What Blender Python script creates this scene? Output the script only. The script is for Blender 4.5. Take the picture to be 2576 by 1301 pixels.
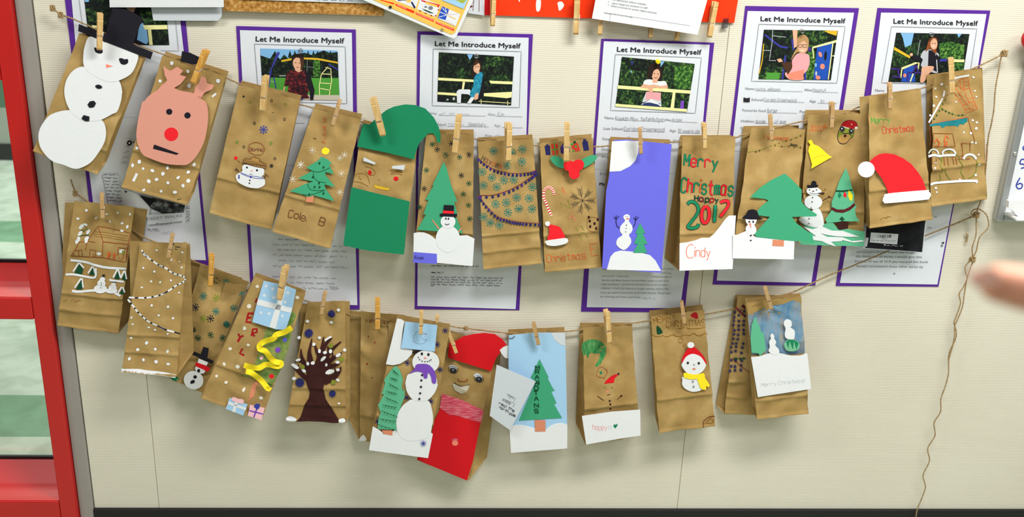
import bpy, bmesh, math, random
from mathutils import Vector, Matrix, noise
from mathutils.geometry import tessellate_polygon
random.seed(7)
for o in list(bpy.data.objects): bpy.data.objects.remove(o)
SC = bpy.context.scene
COL = SC.collection
# ------------------------------------------------------------------ camera
W, H, F = 2576.0, 1301.0, 2600.0
PITCH, YAW, ROLL = math.radians(20.42), math.radians(3.76), math.radians(2.2416)
CAM = Vector((0, -2.1265, 1.56))
fw = Vector((math.sin(YAW)*math.cos(PITCH), math.cos(YAW)*math.cos(PITCH), -math.sin(PITCH)))
r0 = fw.cross(Vector((0, 0, 1))).normalized(); u0 = r0.cross(fw)
rt = r0*math.cos(ROLL)+u0*math.sin(ROLL); up = u0*math.cos(ROLL)-r0*math.sin(ROLL)
cd = bpy.data.cameras.new('camera'); cam = bpy.data.objects.new('camera', cd); COL.objects.link(cam)
cam.matrix_world = Matrix(((rt.x, up.x, -fw.x, CAM.x), (rt.y, up.y, -fw.y, CAM.y), (rt.z, up.z, -fw.z, CAM.z), (0, 0, 0, 1)))
cd.sensor_fit = 'HORIZONTAL'; cd.sensor_width = 36.0; cd.lens = F*36.0/W
cd.clip_start = 0.05
cd.dof.use_dof = True; cd.dof.focus_distance = 2.22; cd.dof.aperture_fstop = 4.6
SC.camera = cam
# ------------------------------------------------------------------ world, lamps, exposure
wd = bpy.data.worlds.new('room_ambient'); SC.world = wd; wd.use_nodes = True
wd.node_tree.nodes['Background'].inputs[0].default_value = (1.0, 0.99, 0.97, 1)
wd.node_tree.nodes['Background'].inputs[1].default_value = 0.06
def area(name, loc, sx, sy, power, col, aim=None):
    l = bpy.data.lights.new(name, 'AREA'); l.shape = 'RECTANGLE'; l.size = sx; l.size_y = sy; l.energy = power; l.color = col
    o = bpy.data.objects.new(name, l); COL.objects.link(o); o.location = loc
    if aim: o.rotation_euler = (Vector(aim)-Vector(loc)).to_track_quat('-Z', 'Y').to_euler()
    return o
area('ceiling_lamp', (0.9, -1.15, 2.75), 1.2, 0.4, 52, (1, .995, .97))
area('ceiling_lamp', (-1.6, -1.25, 2.75), 1.2, 0.4, 32, (1, .995, .97))
area('ceiling_lamp', (2.3, -2.0, 2.75), 1.2, 0.4, 29, (1, .995, .97))
area('ceiling_lamp', (0.3, -3.6, 2.75), 2.4, 0.8, 24, (1, .995, .97))  # unseen wide lamp, added as soft frontal fill for the wall
area('ceiling_lamp_hall', (-1.6, 2.6, 2.7), 1.2, 2.4, 120, (.97, 1, .95))
SC.view_settings.view_transform = 'Standard'; SC.view_settings.look = 'None'
SC.view_settings.exposure = 0.27; SC.view_settings.gamma = 1.0; SC.view_settings.use_curve_mapping = False
# ------------------------------------------------------------------ helpers
def ray(px, py): return fw + rt*((px-W/2)/F) - up*((py-H/2)/F)
def P(px, py, d=0.0):                       # point on the vertical plane d metres in front of the wall
    r = ray(px, py); return CAM + r*((-d-CAM.y)/r.y)
def PF(px, py, z=0.0):                      # point on a level plane
    r = ray(px, py); return CAM + r*((z-CAM.z)/r.z)
def PC(px, py, depth): return CAM + ray(px, py)*depth
VW = {'A1': (60, 0, 4.770), 'A2': (60, 230, 4.337), 'A3': (500, 180, 5.4217), 'A4': (500, 380, 5.0043), 'A5': (840, 220, 5.005), 'A6': (840, 420, 5.005),
 'C1': (1180, 280, 5.9139), 'C2': (1180, 480, 5.9139), 'C3': (1480, 300, 5.9125), 'C4': (1480, 480, 5.9125), 'C5': (1820, 240, 6.1947), 'C6': (1820, 430, 5.6553),
 'C7': (2140, 150, 5.9125), 'C8': (2140, 360, 5.9125), 'D1': (120, 440, 6.1947), 'D2': (120, 640, 6.1947), 'D3': (290, 780, 5.9135), 'D4': (440, 620, 5.9147),
 'D5': (480, 820, 5.005), 'D6': (700, 720, 7.2269), 'D7': (700, 880, 5.4192), 'D8': (900, 760, 5.6556), 'E1': (900, 960, 5.0028), 'E2': (1210, 800, 7.2269),
 'E3': (1210, 960, 6.8462), 'E4': (1430, 760, 7.2286), 'E5': (1430, 930, 6.5048), 'E6': (1620, 740, 7.23), 'E7': (1620, 910, 6.505), 'E8': (1790, 710, 3.5179),
 'F1': (580, 50, 4.8176), 'F2': (1030, 70, 4.4848), 'F3': (1490, 90, 4.1969), 'F4': (1830, 10, 3.9412), 'F5': (2170, 10, 5.4212), 'F6': (850, 0, 5.7244),
 'F7': (1180, 0, 3.7882), 'F8': (100, 0, 5.6), 'G1': (0, 0, 2.5033), 'G2': (0, 480, 1.5833), 'G3': (2250, 440, 3.6135), 'G4': (2250, 780, 2.4969),
 'G5': (580, 560, 3.3895), 'G6': (1440, 640, 3.68), 'G7': (2080, 540, 6.5059), 'G8': (2430, 300, 4.3356), '': (0, 0, 1.0)}
def z(view, s):                             # survey points: "x,y x,y" read off an enlargement -> photo pixels
    ox, oy, k = VW[view]; out = []
    for t in s.split():
        a, b = t.split(','); out.append((ox+float(a)/k, oy+float(b)/k))
    return out
def zl(view, s): return [z(view, t) for t in s.split('|')]
def lin(h):
    c = [int(h[i:i+2], 16)/255 for i in (0, 2, 4)]
    return tuple(x/12.92 if x <= .04045 else ((x+.055)/1.055)**2.4 for x in c)+(1,)
MATS = {}
HEX = dict(white='e6e8e9', paperwhite='dfe3e9', cream='e9e2d0', black='17151f', ink='26242b', grey='7d7f86', lightgrey='b9bcc2', pencil='a2a4aa',
 red='d8101c', hotred='f0202a', darkred='a50f16', orange='ff3a08', penorange='d9642f', penred='cf3a2c', brownred='93431f', green='128056', teal='1f7f86', penteal='2f7d72',
 midgreen='3fa277', lightgreen='5fb58c', darkgreen='0e4a2e', leaf='4f9a3a', olive='7f8a2a', blue='6a6ade', navy='23265e', penblue='3442a0', lightblue='a5cdec', skyblue='7fb4e0',
 yellow='ffe227', paleyellow='f3ef9a', peach='dd9885', salmon='d98a68', coral='f58a70', pink='f6c3c8', purple='5a2a96', violet='7a4bb8', darkpurple='3d2a78', brown='6b3a1f', darkbrown='3a1714',
 tan='b58a4a', skin='e2ad8c', hair='2a1a14', hairred='8a4a24', hairblond='b58d5c', maroon='5a1a20', tealtop='2389a8', jeans='2c3a6a', pinkshirt='e8a4a8', rail='f2eda6', railyellow='e2b52a',
 slide='3a3a9a', board='1f4fb0', glue='e4e6ee', metal='c2c5c8', flagblue='2350c0', flagorange='f2c35a', wine='7a2230', snowgrey='cdd3d8', cookie='8a5a24', mint='78b890', grass='4f9a38', sand='c9c2ae',
 kraftpen='8a5a1c', hothair='4a2d1c', dirt='9c8a66', lime='a6b234')
def nm(name):
    m = bpy.data.materials.new(name); m.use_nodes = True
    return m, m.node_tree.nodes, m.node_tree.links, m.node_tree.nodes['Principled BSDF']
def M(name):
    if name in MATS: return MATS[name]
    m, n, l, b = nm(name)
    b.inputs['Roughness'].default_value = .82
    if 'Specular IOR Level' in b.inputs: b.inputs['Specular IOR Level'].default_value = .25
    c = lin(HEX[name])
    t = n.new('ShaderNodeTexNoise'); t.inputs['Scale'].default_value = 420; t.inputs['Detail'].default_value = 3
    g = n.new('ShaderNodeNewGeometry'); l.new(g.outputs['Position'], t.inputs['Vector'])
    r = n.new('ShaderNodeMix'); r.data_type = 'RGBA'
    r.inputs['A'].default_value = tuple(x*.93 for x in c[:3])+(1,); r.inputs['B'].default_value = tuple(min(1, x*1.05) for x in c[:3])+(1,)
    l.new(t.outputs['Fac'], r.inputs['Factor']); l.new(r.outputs['Result'], b.inputs['Base Color'])
    MATS[name] = m; return m
def ramp_mat(name, stops, scale, detail=4, rough=.85, bump=0, stretch=(1, 1, 1), dist=0, bscale=None):
    m, n, l, b = nm(name); b.inputs['Roughness'].default_value = rough
    if 'Specular IOR Level' in b.inputs: b.inputs['Specular IOR Level'].default_value = .25
    g = n.new('ShaderNodeNewGeometry'); mp = n.new('ShaderNodeMapping'); mp.inputs['Scale'].default_value = stretch
    l.new(g.outputs['Position'], mp.inputs['Vector'])
    t = n.new('ShaderNodeTexNoise'); t.inputs['Scale'].default_value = scale; t.inputs['Detail'].default_value = detail; t.inputs['Distortion'].default_value = dist
    l.new(mp.outputs['Vector'], t.inputs['Vector'])
    r = n.new('ShaderNodeValToRGB'); l.new(t.outputs['Fac'], r.inputs['Fac'])
    e = r.color_ramp.elements
    while len(e) < len(stops): e.new(.5)
    for k, (p, c) in enumerate(stops): e[k].position = p; e[k].color = lin(c)
    l.new(r.outputs['Color'], b.inputs['Base Color'])
    if bump:
        t2 = n.new('ShaderNodeTexNoise'); t2.inputs['Scale'].default_value = bscale or scale; t2.inputs['Detail'].default_value = 5
        l.new(mp.outputs['Vector'], t2.inputs['Vector'])
        bp = n.new('ShaderNodeBump'); bp.inputs['Strength'].default_value = bump; bp.inputs['Distance'].default_value = .002
        l.new(t2.outputs['Fac'], bp.inputs['Height']); l.new(bp.outputs['Normal'], b.inputs['Normal'])
    MATS[name] = m; return m
ramp_mat('kraft', [(.3, 'a0804a'), (.55, 'ad8e56'), (.75, 'bc9e66')], 26, 6, .8, .25, bscale=90)
ramp_mat('kraftedge', [(.3, 'c6a468'), (.7, 'd8bb86')], 60, 3)
ramp_mat('foliage', [(.32, '0a100d'), (.46, '16281a'), (.56, '2a4a24'), (.68, '5d7f35')], 170, 6, dist=.6)
ramp_mat('foliagedark', [(.35, '080a0c'), (.5, '101a16'), (.62, '22361f'), (.75, '3f5f2c')], 170, 6, dist=.6)
ramp_mat('foliagebright', [(.34, '12200f'), (.48, '2c5a24'), (.6, '5a8c38'), (.72, '8fb050')], 190, 6, dist=.6)
ramp_mat('treepen', [(.35, '5f7f3a'), (.6, '8b9a52'), (.8, 'a8a05a')], 60, 3)
ramp_mat('bluepaint', [(.25, '4d7fa8'), (.45, '6f92a8'), (.6, '8592a0'), (.72, 'a39a7c')], 34, 4, stretch=(2.2, 1, .7))
ramp_mat('greenhair', [(.3, '1f6a3a'), (.5, '3f8a4c'), (.7, '6a9a5c')], 120, 4, stretch=(2, 1, .5))
ramp_mat('tiedye', [(.35, '1a0f18'), (.5, '3f141c'), (.62, '7a2428'), (.75, 'b0563c')], 150, 4, dist=.8)
ramp_mat('tealprint', [(.4, '1d7896'), (.6, '2f9ab8')], 300, 3)
ramp_mat('wood', [(.3, 'd3a868'), (.55, 'dfba7c'), (.8, 'ead09c')], 55, 5, .7, .1, stretch=(4, 4, .5))
ramp_mat('woodorange', [(.3, 'd0923f'), (.55, 'dca650'), (.8, 'e6b768')], 55, 5, .7, .1, stretch=(4, 4, .5))
ramp_mat('woodtan', [(.3, 'bd9563'), (.55, 'c9a473'), (.8, 'd5b486')], 55, 5, .7, .1, stretch=(4, 4, .5))
ramp_mat('twine', [(.3, '957848'), (.55, 'b0946a'), (.8, 'cab48c')], 400, 4, .95, .3)
ramp_mat('cork', [(.3, '8a5a22'), (.5, 'b5803a'), (.7, 'd0a868')], 160, 5, .9, .4)
ramp_mat('blackwhite', [(.35, '141418'), (.5, '4a4d50'), (.65, 'a8acb0')], 60, 4)
ramp_mat('bookdark', [(.4, '121317'), (.6, '1f2126'), (.8, '3a3d44')], 45, 4)
ramp_mat('pinkpaint', [(.3, 'c22a44'), (.5, 'd2566a'), (.7, 'dd8a90')], 90, 4, stretch=(.6, 1, 4))
ramp_mat('metalgrey', [(.3, 'a9a8a0'), (.7, 'b9b8b0')], 30, 3, .4)
def smat(name, hexc, rough=.5, metal=0.0):
    m, n, l, b = nm(name); c = lin(hexc)
    t = n.new('ShaderNodeTexNoise'); t.inputs['Scale'].default_value = 7; t.inputs['Detail'].default_value = 4
    g = n.new('ShaderNodeNewGeometry'); l.new(g.outputs['Position'], t.inputs['Vector'])
    r = n.new('ShaderNodeMix'); r.data_type = 'RGBA'
    r.inputs['A'].default_value = tuple(x*.9 for x in c[:3])+(1,); r.inputs['B'].default_value = tuple(min(1, x*1.08) for x in c[:3])+(1,)
    l.new(t.outputs['Fac'], r.inputs['Factor']); l.new(r.outputs['Result'], b.inputs['Base Color'])
    b.inputs['Roughness'].default_value = rough; b.inputs['Metallic'].default_value = metal
    MATS[name] = m; return m
smat('redpaint', 'c41a17', .45); smat('aluminium', 'b4b6b6', .35, .6); smat('spring', 'd8d8d4', .25, .9); smat('trimgrey', '9b968f', .6)
smat('rubberblack', '08070d', .6); smat('boardwhite', 'eef1f3', .25); smat('plasticwhite', 'eeeeee', .4); smat('plasticred', 'c8101c', .3); smat('plasticyellow', 'f0d818', .3)
smat('fingernail', 'e8b49c', .35); smat('sleeve', '4a4f5e', .9)
def glassy(name, rough=.02, fac=.12, tint=(.97, 1, .98, 1)):
    m = bpy.data.materials.new(name); m.use_nodes = True; n = m.node_tree.nodes; l = m.node_tree.links
    for k in list(n): n.remove(k)
    o = n.new('ShaderNodeOutputMaterial'); mx = n.new('ShaderNodeMixShader'); t = n.new('ShaderNodeBsdfTransparent'); g = n.new('ShaderNodeBsdfGlossy')
    t.inputs['Color'].default_value = tint; g.inputs['Roughness'].default_value = rough
    lw = n.new('ShaderNodeLayerWeight'); lw.inputs['Blend'].default_value = .25
    ml = n.new('ShaderNodeMath'); ml.operation = 'MULTIPLY_ADD'; ml.inputs[1].default_value = .5; ml.inputs[2].default_value = fac*.4
    l.new(lw.outputs['Fresnel'], ml.inputs[0]); l.new(ml.outputs[0], mx.inputs[0])
    l.new(t.outputs[0], mx.inputs[1]); l.new(g.outputs[0], mx.inputs[2]); l.new(mx.outputs[0], o.inputs[0]); MATS[name] = m
glassy('glass'); glassy('clearplastic', .1, .8, (.86, .88, .9, 1))
ORG = {}
def tag(o, label=None, cat=None, group=None, kind=None):
    if label: o['label'] = label
    if cat: o['category'] = cat
    if group: o['group'] = group
    if kind: o['kind'] = kind
    return o
def empty(name, loc):
    o = bpy.data.objects.new(name, None); o.empty_display_size = .02; COL.objects.link(o); o.location = loc; ORG[o] = Vector(loc); return o
def mk(name, verts, faces, mats, parent=None, midx=None, smooth=False):
    org = ORG[parent] if parent else Vector((0, 0, 0))
    me = bpy.data.meshes.new(name); me.from_pydata([Vector(v)-org for v in verts], [], faces)
    if not isinstance(mats, (list, tuple)): mats = [mats]
    for m in mats: me.materials.append(M(m) if isinstance(m, str) else m)
    if midx: me.polygons.foreach_set('material_index', midx)
    if smooth: me.polygons.foreach_set('use_smooth', [True]*len(me.polygons))
    me.update()
    o = bpy.data.objects.new(name, me); COL.objects.link(o)
    if parent: o.parent = parent
    ORG[o] = org
    return o
def top(o):                                  # give a single-mesh thing its origin at its own base
    vs = [v.co for v in o.data.vertices]
    b = Vector((sum(v.x for v in vs)/len(vs), sum(v.y for v in vs)/len(vs), min(v.z for v in vs)))
    for v in o.data.vertices: v.co -= b
    o.location = b; ORG[o] = b; return o
def boxv(x0, x1, y0, y1, z0, z1):
    v = [(x, y, zz) for x in (x0, x1) for y in (y0, y1) for zz in (z0, z1)]
    f = [(0, 1, 3, 2), (4, 6, 7, 5), (0, 4, 5, 1), (2, 3, 7, 6), (0, 2, 6, 4), (1, 5, 7, 3)]
    return v, f
def box(name, x0, x1, y0, y1, z0, z1, mat, parent=None, bevel=0):
    v, f = boxv(x0, x1, y0, y1, z0, z1); o = mk(name, v, f, mat, parent)
    if bevel:
        m = o.modifiers.new('bevel', 'BEVEL'); m.width = bevel; m.segments = 2
    return o
def cr(pts, closed=True, k=5):               # Catmull-Rom resample
    n = len(pts); out = []
    if n < 3: return list(pts)
    for i in range(n if closed else n-1):
        g = (lambda j: pts[j % n]) if closed else (lambda j: pts[max(0, min(n-1, j))])
        a, b, c, d = g(i-1), g(i), g(i+1), g(i+2)
        for s in range(k):
            t = s/k
            out.append(tuple(.5*(2*b[q]+(c[q]-a[q])*t+(2*a[q]-5*b[q]+4*c[q]-d[q])*t*t+(3*b[q]-a[q]-3*c[q]+d[q])*t**3) for q in range(len(b))))
    if not closed: out.append(tuple(pts[-1]))
    return out
def ell(cx, cy, rx, ry=None, rot=0, k=16, jit=0):
    ry = ry or rx; c, s = math.cos(math.radians(rot)), math.sin(math.radians(rot)); o = []
    for i in range(k):
        a = 2*math.pi*i/k; q = 1+random.uniform(-jit, jit); x, y = rx*q*math.cos(a), ry*q*math.sin(a); o.append((cx+x*c-y*s, cy+x*s+y*c))
    return o
class Surf:                                  # a flat sheet in space; at() lands a photo pixel on it
    def __init__(s, p0, n, seed=0): s.p0, s.n = p0, n
    def at(s, x, y, off=0.0, conf=False):
        r = ray(x, y); q = s.p0+s.n*off
        p = CAM + r*((q-CAM).dot(s.n)/r.dot(s.n))
        if conf: p = p - s.n*s.disp(p, x, y)
        return p
    def disp(s, p, x, y): return 0.0
def wallsurf(d): return Surf(Vector((0, -d, 0)), Vector((0, -1, 0)))
def tess(p2): return tessellate_polygon([[Vector((a, b, 0)) for a, b in p2]])
def clean(p):
    o = [p[0]]
    for q in p[1:]:
        if abs(q[0]-o[-1][0])+abs(q[1]-o[-1][1]) > .02: o.append(q)
    if len(o) > 3 and abs(o[0][0]-o[-1][0])+abs(o[0][1]-o[-1][1]) < .02: o.pop()
    return o
def cut(sf, parent, name, pts, mat, layer=1, sm=False, label=None, th=.00045, base=.0006):
    """a piece of cut paper with its own thickness lying on sheet sf"""
    p = clean(cr(pts) if sm else pts); n = len(p); off = base+layer*.0005
    v = [sf.at(x, y, off) for x, y in p]; v += [q-sf.n*th for q in v]
    t = tess(p); f = [tuple(a) for a in t]+[tuple(n+i for i in reversed(a)) for a in t]
    f += [(i, (i+1) % n, n+(i+1) % n, n+i) for i in range(n)]
    o = mk(name, v, f, mat, parent)
    if label: o['label'] = label
    return o
def ribbon(pl, w, closed=False):
    n = len(pl); L = []; Rr = []
    for i in range(n):
        a = pl[(i-1) % n] if closed else pl[max(0, i-1)]; b = pl[(i+1) % n] if closed else pl[min(n-1, i+1)]
        dx, dy = b[0]-a[0], b[1]-a[1]; q = math.hypot(dx, dy) or 1
        L.append((pl[i][0]-dy/q*w/2, pl[i][1]+dx/q*w/2)); Rr.append((pl[i][0]+dy/q*w/2, pl[i][1]-dx/q*w/2))
    return L, Rr
def dense(pl, step=9):
    o = [pl[0]]
    for a, b in zip(pl, pl[1:]):
        k = max(1, int(math.hypot(b[0]-a[0], b[1]-a[1])/step))
        o += [(a[0]+(b[0]-a[0])*i/k, a[1]+(b[1]-a[1])*i/k) for i in range(1, k+1)]
    return o
LETTERING = ('heading', 'print', 'printed_report', 'name_lettering', 'handwriting', 'book_report_print', 'pen_letters', 'pen_lettering', 'label_lettering', 'marker_lettering', 'pen_stars')
class Ink:                                   # flat print / pen / paint gathered into one part, several colours
    def __init__(s, sf, conf=True, off=.0004, step=.00004): s.sf, s.conf, s.o, s.st = sf, conf, off, step; s.v = []; s.f = []; s.m = []; s.ms = []
    def mi(s, m):
        if m not in s.ms: s.ms.append(m)
        return s.ms.index(m)
    def poly(s, pts, mat, sm=False):
        p = clean(cr(pts) if sm else pts); b = len(s.v); tr = [tuple(a) for a in tess(p)]
        if s.conf:                           # split long triangles so that the paint follows the crumpled paper
            todo, tr, mids = tr, [], {}
            while todo:
                t = todo.pop(); e = [(math.dist(p[t[i]], p[t[(i+1) % 3]]), i) for i in range(3)]; L, i = max(e)
                if L < 11: tr.append(t); continue
                u, v, w = t[i], t[(i+1) % 3], t[(i+2) % 3]; k = (min(u, v), max(u, v))
                if k not in mids: mids[k] = len(p); p.append(((p[u][0]+p[v][0])/2, (p[u][1]+p[v][1])/2))
                todo += [(u, mids[k], w), (mids[k], v, w)]
        s.v += [s.sf.at(x, y, s.o, s.conf) for x, y in p]
        for a in tr: s.f.append(tuple(b+i for i in a)); s.m.append(s.mi(mat))
        s.o += s.st; return s
    def ell(s, cx, cy, rx, mat, ry=None, rot=0, k=12, jit=0): return s.poly(ell(cx, cy, rx, ry, rot, k, jit), mat)
    def st_(s, pl, w, mat, sm=False, closed=False):
        if sm: pl = cr(pl, closed, 4)
        elif closed: pl = list(pl)+[pl[0]]
        if len(pl) < 2: return s
        pl = dense(pl); L, Rr = ribbon(pl, w, closed and sm); b = len(s.v); n = len(pl); k = s.mi(mat)
        s.v += [s.sf.at(x, y, s.o, s.conf) for x, y in L]+[s.sf.at(x, y, s.o, s.conf) for x, y in Rr]
        for i in range(n if (closed and sm) else n-1): j = (i+1) % n; s.f.append((b+i, b+j, b+n+j, b+n+i)); s.m.append(k)
        return s
    def lines(s, ls, w, mat, sm=False, closed=False):
        for p in ls: s.st_(p, w, mat, sm, closed)
        s.o += s.st; return s
    def flake(s, x, y, r, mat, w=1.4, n=8, rot=0, tick=.32):
        for i in range(n):
            a = math.radians(rot)+2*math.pi*i/n; c, q = math.cos(a), math.sin(a); s.st_([(x, y), (x+r*c, y+r*q)], w, mat)
            if tick:
                for d in (.55, -.55):
                    s.st_([(x+r*.68*c, y+r*.68*q), (x+r*.68*c+r*tick*math.cos(a+d), y+r*.68*q+r*tick*math.sin(a+d))], w, mat)
        s.o += s.st; return s
    def hand(s, txt, p0, p1, h, w, mat, jit=.15, mats=None, slant=0.0):      # handwriting from pen strokes
        u, adv = [], 0.0
        for ch in txt:
            if ch == ' ': adv += 3; continue
            pls = [[(int(t[i]), int(t[i+1])-2) for i in range(0, len(t), 2)] for t in GL[ch].split()]
            mx = max(q[0] for t in pls for q in t); u.append((adv, pls)); adv += mx+(1.5 if mx else 1.3)
        dx, dy = p1[0]-p0[0], p1[1]-p0[1]; Lg = math.hypot(dx, dy); ex, ey = dx/Lg, dy/Lg; sx = Lg/adv; sy = h/6
        for k, (a, pls) in enumerate(u):
            jy = random.uniform(-jit, jit)*h*.5
            for pl in pls:
                q = []
                for (gx, gy) in pl:
                    X = (a+gx)*sx+slant*gy*sy+random.uniform(-jit, jit)*sx*.5; Y = gy*sy+jy+random.uniform(-jit, jit)*sy*.6
                    q.append((p0[0]+ex*X+ey*Y, p0[1]+ey*X-ex*Y))
                s.st_(q, w, (mats[k % len(mats)] if mats else mat), sm=len(q) > 2)
        s.o += s.st; return s
    def scrib(s, p0, p1, h, w, mat, fill=.8):                               # handwriting too faint to read
        dx, dy = p1[0]-p0[0], p1[1]-p0[1]; Lg = math.hypot(dx, dy); ex, ey = dx/Lg, dy/Lg; t = 0
        while t < Lg:
            wl = random.uniform(2.2, 6)*h; q = []; x = t
            while x < min(t+wl, Lg):
                y = random.uniform(0, h); q.append((p0[0]+ex*x+ey*y, p0[1]+ey*x-ex*y)); x += random.uniform(.25, .55)*h
            if len(q) > 2: s.st_(q, w, mat, sm=True)
            t += wl+h*random.uniform(.6, 1.4)
        s.o += s.st; return s
    def type(s, txt, p0, p1, h, mat, bold=0.0):                              # printed lettering; p0 to p1 along the baseline
        c = bpy.data.curves.new('t', 'FONT'); c.body = txt; c.size = 1; c.resolution_u = 2
        o = bpy.data.objects.new('t', c); COL.objects.link(o); bpy.context.view_layer.update()
        me = o.to_mesh(); vs = [v.co.copy() for v in me.vertices]; fs = [tuple(p.vertices) for p in me.polygons]; o.to_mesh_clear()
        bpy.data.objects.remove(o); bpy.data.curves.remove(c)
        if not vs: return s
        x0, x1 = min(v.x for v in vs), max(v.x for v in vs); dx, dy = p1[0]-p0[0], p1[1]-p0[1]; Lg = math.hypot(dx, dy); ex, ey = dx/Lg, dy/Lg
        sx = Lg/(x1-x0); sy = h/.73; b = len(s.v); k = s.mi(mat)
        for bx_, by_ in (((0, 0), (.75, 0), (.4, .5)) if bold else ((0, 0),)):
            b = len(s.v)
            for v in vs:
                X, Y = (v.x-x0)*sx+bx_, v.y*sy+by_; s.v.append(s.sf.at(p0[0]+ex*X+ey*Y, p0[1]+ey*X-ex*Y, s.o, s.conf))
            for f in fs: s.f.append(tuple(b+i for i in f)); s.m.append(k)
            s.o += s.st
        return s
    def done(s, name, parent, label=None):
        o = mk(name, s.v, s.f, s.ms, parent, s.m)
        if name in LETTERING: o['kind'] = 'stuff'
        if label: o['label'] = label
        return o
GL = {'a': '4536160503123243 46434252', 'b': '0802 0516364543321203', 'c': '4536160503123243', 'd': '4842 4536160503123243', 'e': '04444536160503123243', 'f': '48382722 0636',
 'g': '4536160503123243 46413010', 'h': '0802 0516364542', 'i': '0602 0708', 'j': '26211000', 'k': '0802 4604 1442', 'l': '0802', 'm': '0602 05162522 25364542', 'n': '0602 0516364542',
 'o': '160503123243453616', 'p': '0600 0516364543321203', 'q': '4640 4536160503123243', 'r': '0602 05163645', 's': '45361605143443321203', 't': '28233242 0646', 'u': '0603123243 4642',
 'v': '062246', 'w': '0612263246', 'x': '0642 4602', 'y': '0623 4610', 'z': '06460242', 'A': '022842 1535', 'B': '0208 083847463505 3544433202', 'C': '4738180703123243',
 'D': '0208 082846442202', 'E': '48080242 0535', 'F': '480802 0535', 'G': '4738180703123243 4525', 'H': '0802 4842 0545', 'I': '2822 1838 1232', 'J': '4843321203', 'K': '0802 4804 1542',
 'L': '080242', 'M': '0208244842', 'N': '02084248', 'O': '180703123243473818', 'P': '0208 083847463505', 'R': '0208 083847463505 2542', 'S': '473818070615354443321203', 'T': '0848 2822',
 'U': '080312324348', 'V': '082248', 'W': '0812263248', 'Y': '082548 2522', 'Z': '08480242', '0': '180703123243473818', '1': '172822', '2': '07183847460242', '4': '32380444',
 '5': '480805354443321203', '6': '3827050312324344351504', '7': '084822', '.': '0203', "'": '0807', ',': '0201', '!': '0804 0302', '-': '1535'}
def tube(path, rad, sides=6, closed=False):
    vs, fs = [], []; n = len(path); pn = None
    for i in range(n):
        a = path[(i-1) % n] if closed else path[max(0, i-1)]; b = path[(i+1) % n] if closed else path[min(n-1, i+1)]
        t = (b-a).normalized()
        if pn is None: pn = t.orthogonal().normalized()
        pn = (pn-t*pn.dot(t)).normalized(); bn = t.cross(pn); r = rad(i/(n-1)) if callable(rad) else rad
        vs += [path[i]+(pn*math.cos(2*math.pi*k/sides)+bn*math.sin(2*math.pi*k/sides))*r for k in range(sides)]
    for i in range(n if closed else n-1):
        for k in range(sides): fs.append((i*sides+k, i*sides+(k+1) % sides, ((i+1) % n)*sides+(k+1) % sides, ((i+1) % n)*sides+k))
    if not closed: fs += [tuple(range(sides))[::-1], tuple((n-1)*sides+k for k in range(sides))]
    return vs, fs
def merge(*parts):
    V, Fc = [], []
    for v, f in parts:
        b = len(V); V += v; Fc += [tuple(b+i for i in t) for t in f]
    return V, Fc
def twine(path, r=.0013):                    # two-ply cord along 3D points
    p = [Vector(q) for q in cr([tuple(q) for q in path], False, 10)]
    d = [p[0]]; acc = 0
    for a, b in zip(p, p[1:]):
        L = (b-a).length; k = max(1, int(round(L/.0011)))
        d += [a.lerp(b, i/k) for i in range(1, k+1)]
    res = []
    for ph in (0, math.pi):
        q = []; pn = Vector((0, -1, 0))
        for i in range(len(d)):
            t = (d[min(len(d)-1, i+1)]-d[max(0, i-1)]).normalized(); e = (pn-t*pn.dot(t)).normalized(); g = t.cross(e); an = ph+i*.9
            wob = 1+.25*noise.noise(d[i]*300)
            q.append(d[i]+(e*math.cos(an)+g*math.sin(an))*r*.62*wob)
        res.append(tube(q, r*.72, 4))
    return merge(*res)
# ------------------------------------------------------------------ the setting
BASE_Z = P(1300, 1279).z                     # top of the black skirting
XL = P(150, 560).x                           # left edge of the panelled wall
m, n, l, b = nm('wallcloth'); MATS['wallcloth'] = m; b.inputs['Roughness'].default_value = .85
g = n.new('ShaderNodeNewGeometry'); t = n.new('ShaderNodeTexNoise'); t.inputs['Scale'].default_value = 2.6; t.inputs['Detail'].default_value = 5
l.new(g.outputs['Position'], t.inputs['Vector']); r = n.new('ShaderNodeValToRGB'); l.new(t.outputs['Fac'], r.inputs['Fac'])
r.color_ramp.elements[0].position = .3; r.color_ramp.elements[0].color = lin('dcd5c2'); r.color_ramp.elements[1].position = .7; r.color_ramp.elements[1].color = lin('e4decc')
l.new(r.outputs['Color'], b.inputs['Base Color'])
wv = n.new('ShaderNodeTexWave'); wv.wave_type = 'BANDS'; wv.bands_direction = 'Z'; wv.inputs['Scale'].default_value = 75; wv.inputs['Distortion'].default_value = .6
l.new(g.outputs['Position'], wv.inputs['Vector'])
t3 = n.new('ShaderNodeTexNoise'); t3.inputs['Scale'].default_value = 600; l.new(g.outputs['Position'], t3.inputs['Vector'])
ad = n.new('ShaderNodeMath'); ad.operation = 'ADD'; l.new(wv.outputs['Fac'], ad.inputs[0]); l.new(t3.outputs['Fac'], ad.inputs[1])
bp = n.new('ShaderNodeBump'); bp.inputs['Strength'].default_value = .22; bp.inputs['Distance'].default_value = .0012
l.new(ad.outputs[0], bp.inputs['Height']); l.new(bp.outputs['Normal'], b.inputs['Normal'])
wall = tag(empty('wall_back', (XL, 0, BASE_Z)), 'cream ribbed vinyl display wall of wide panels', kind='structure')
SE = [XL, P(383, 1100).x, P(1762, 740).x, 2.6]
for a, c in zip(SE, SE[1:]): box('panel', a+.0005, c-.0005, 0, .02, BASE_Z-.02, 2.8, 'wallcloth', wall, .0008)
box('backing', XL, 2.6, .0018, .09, 0, 2.8, 'dirt', wall)
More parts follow.
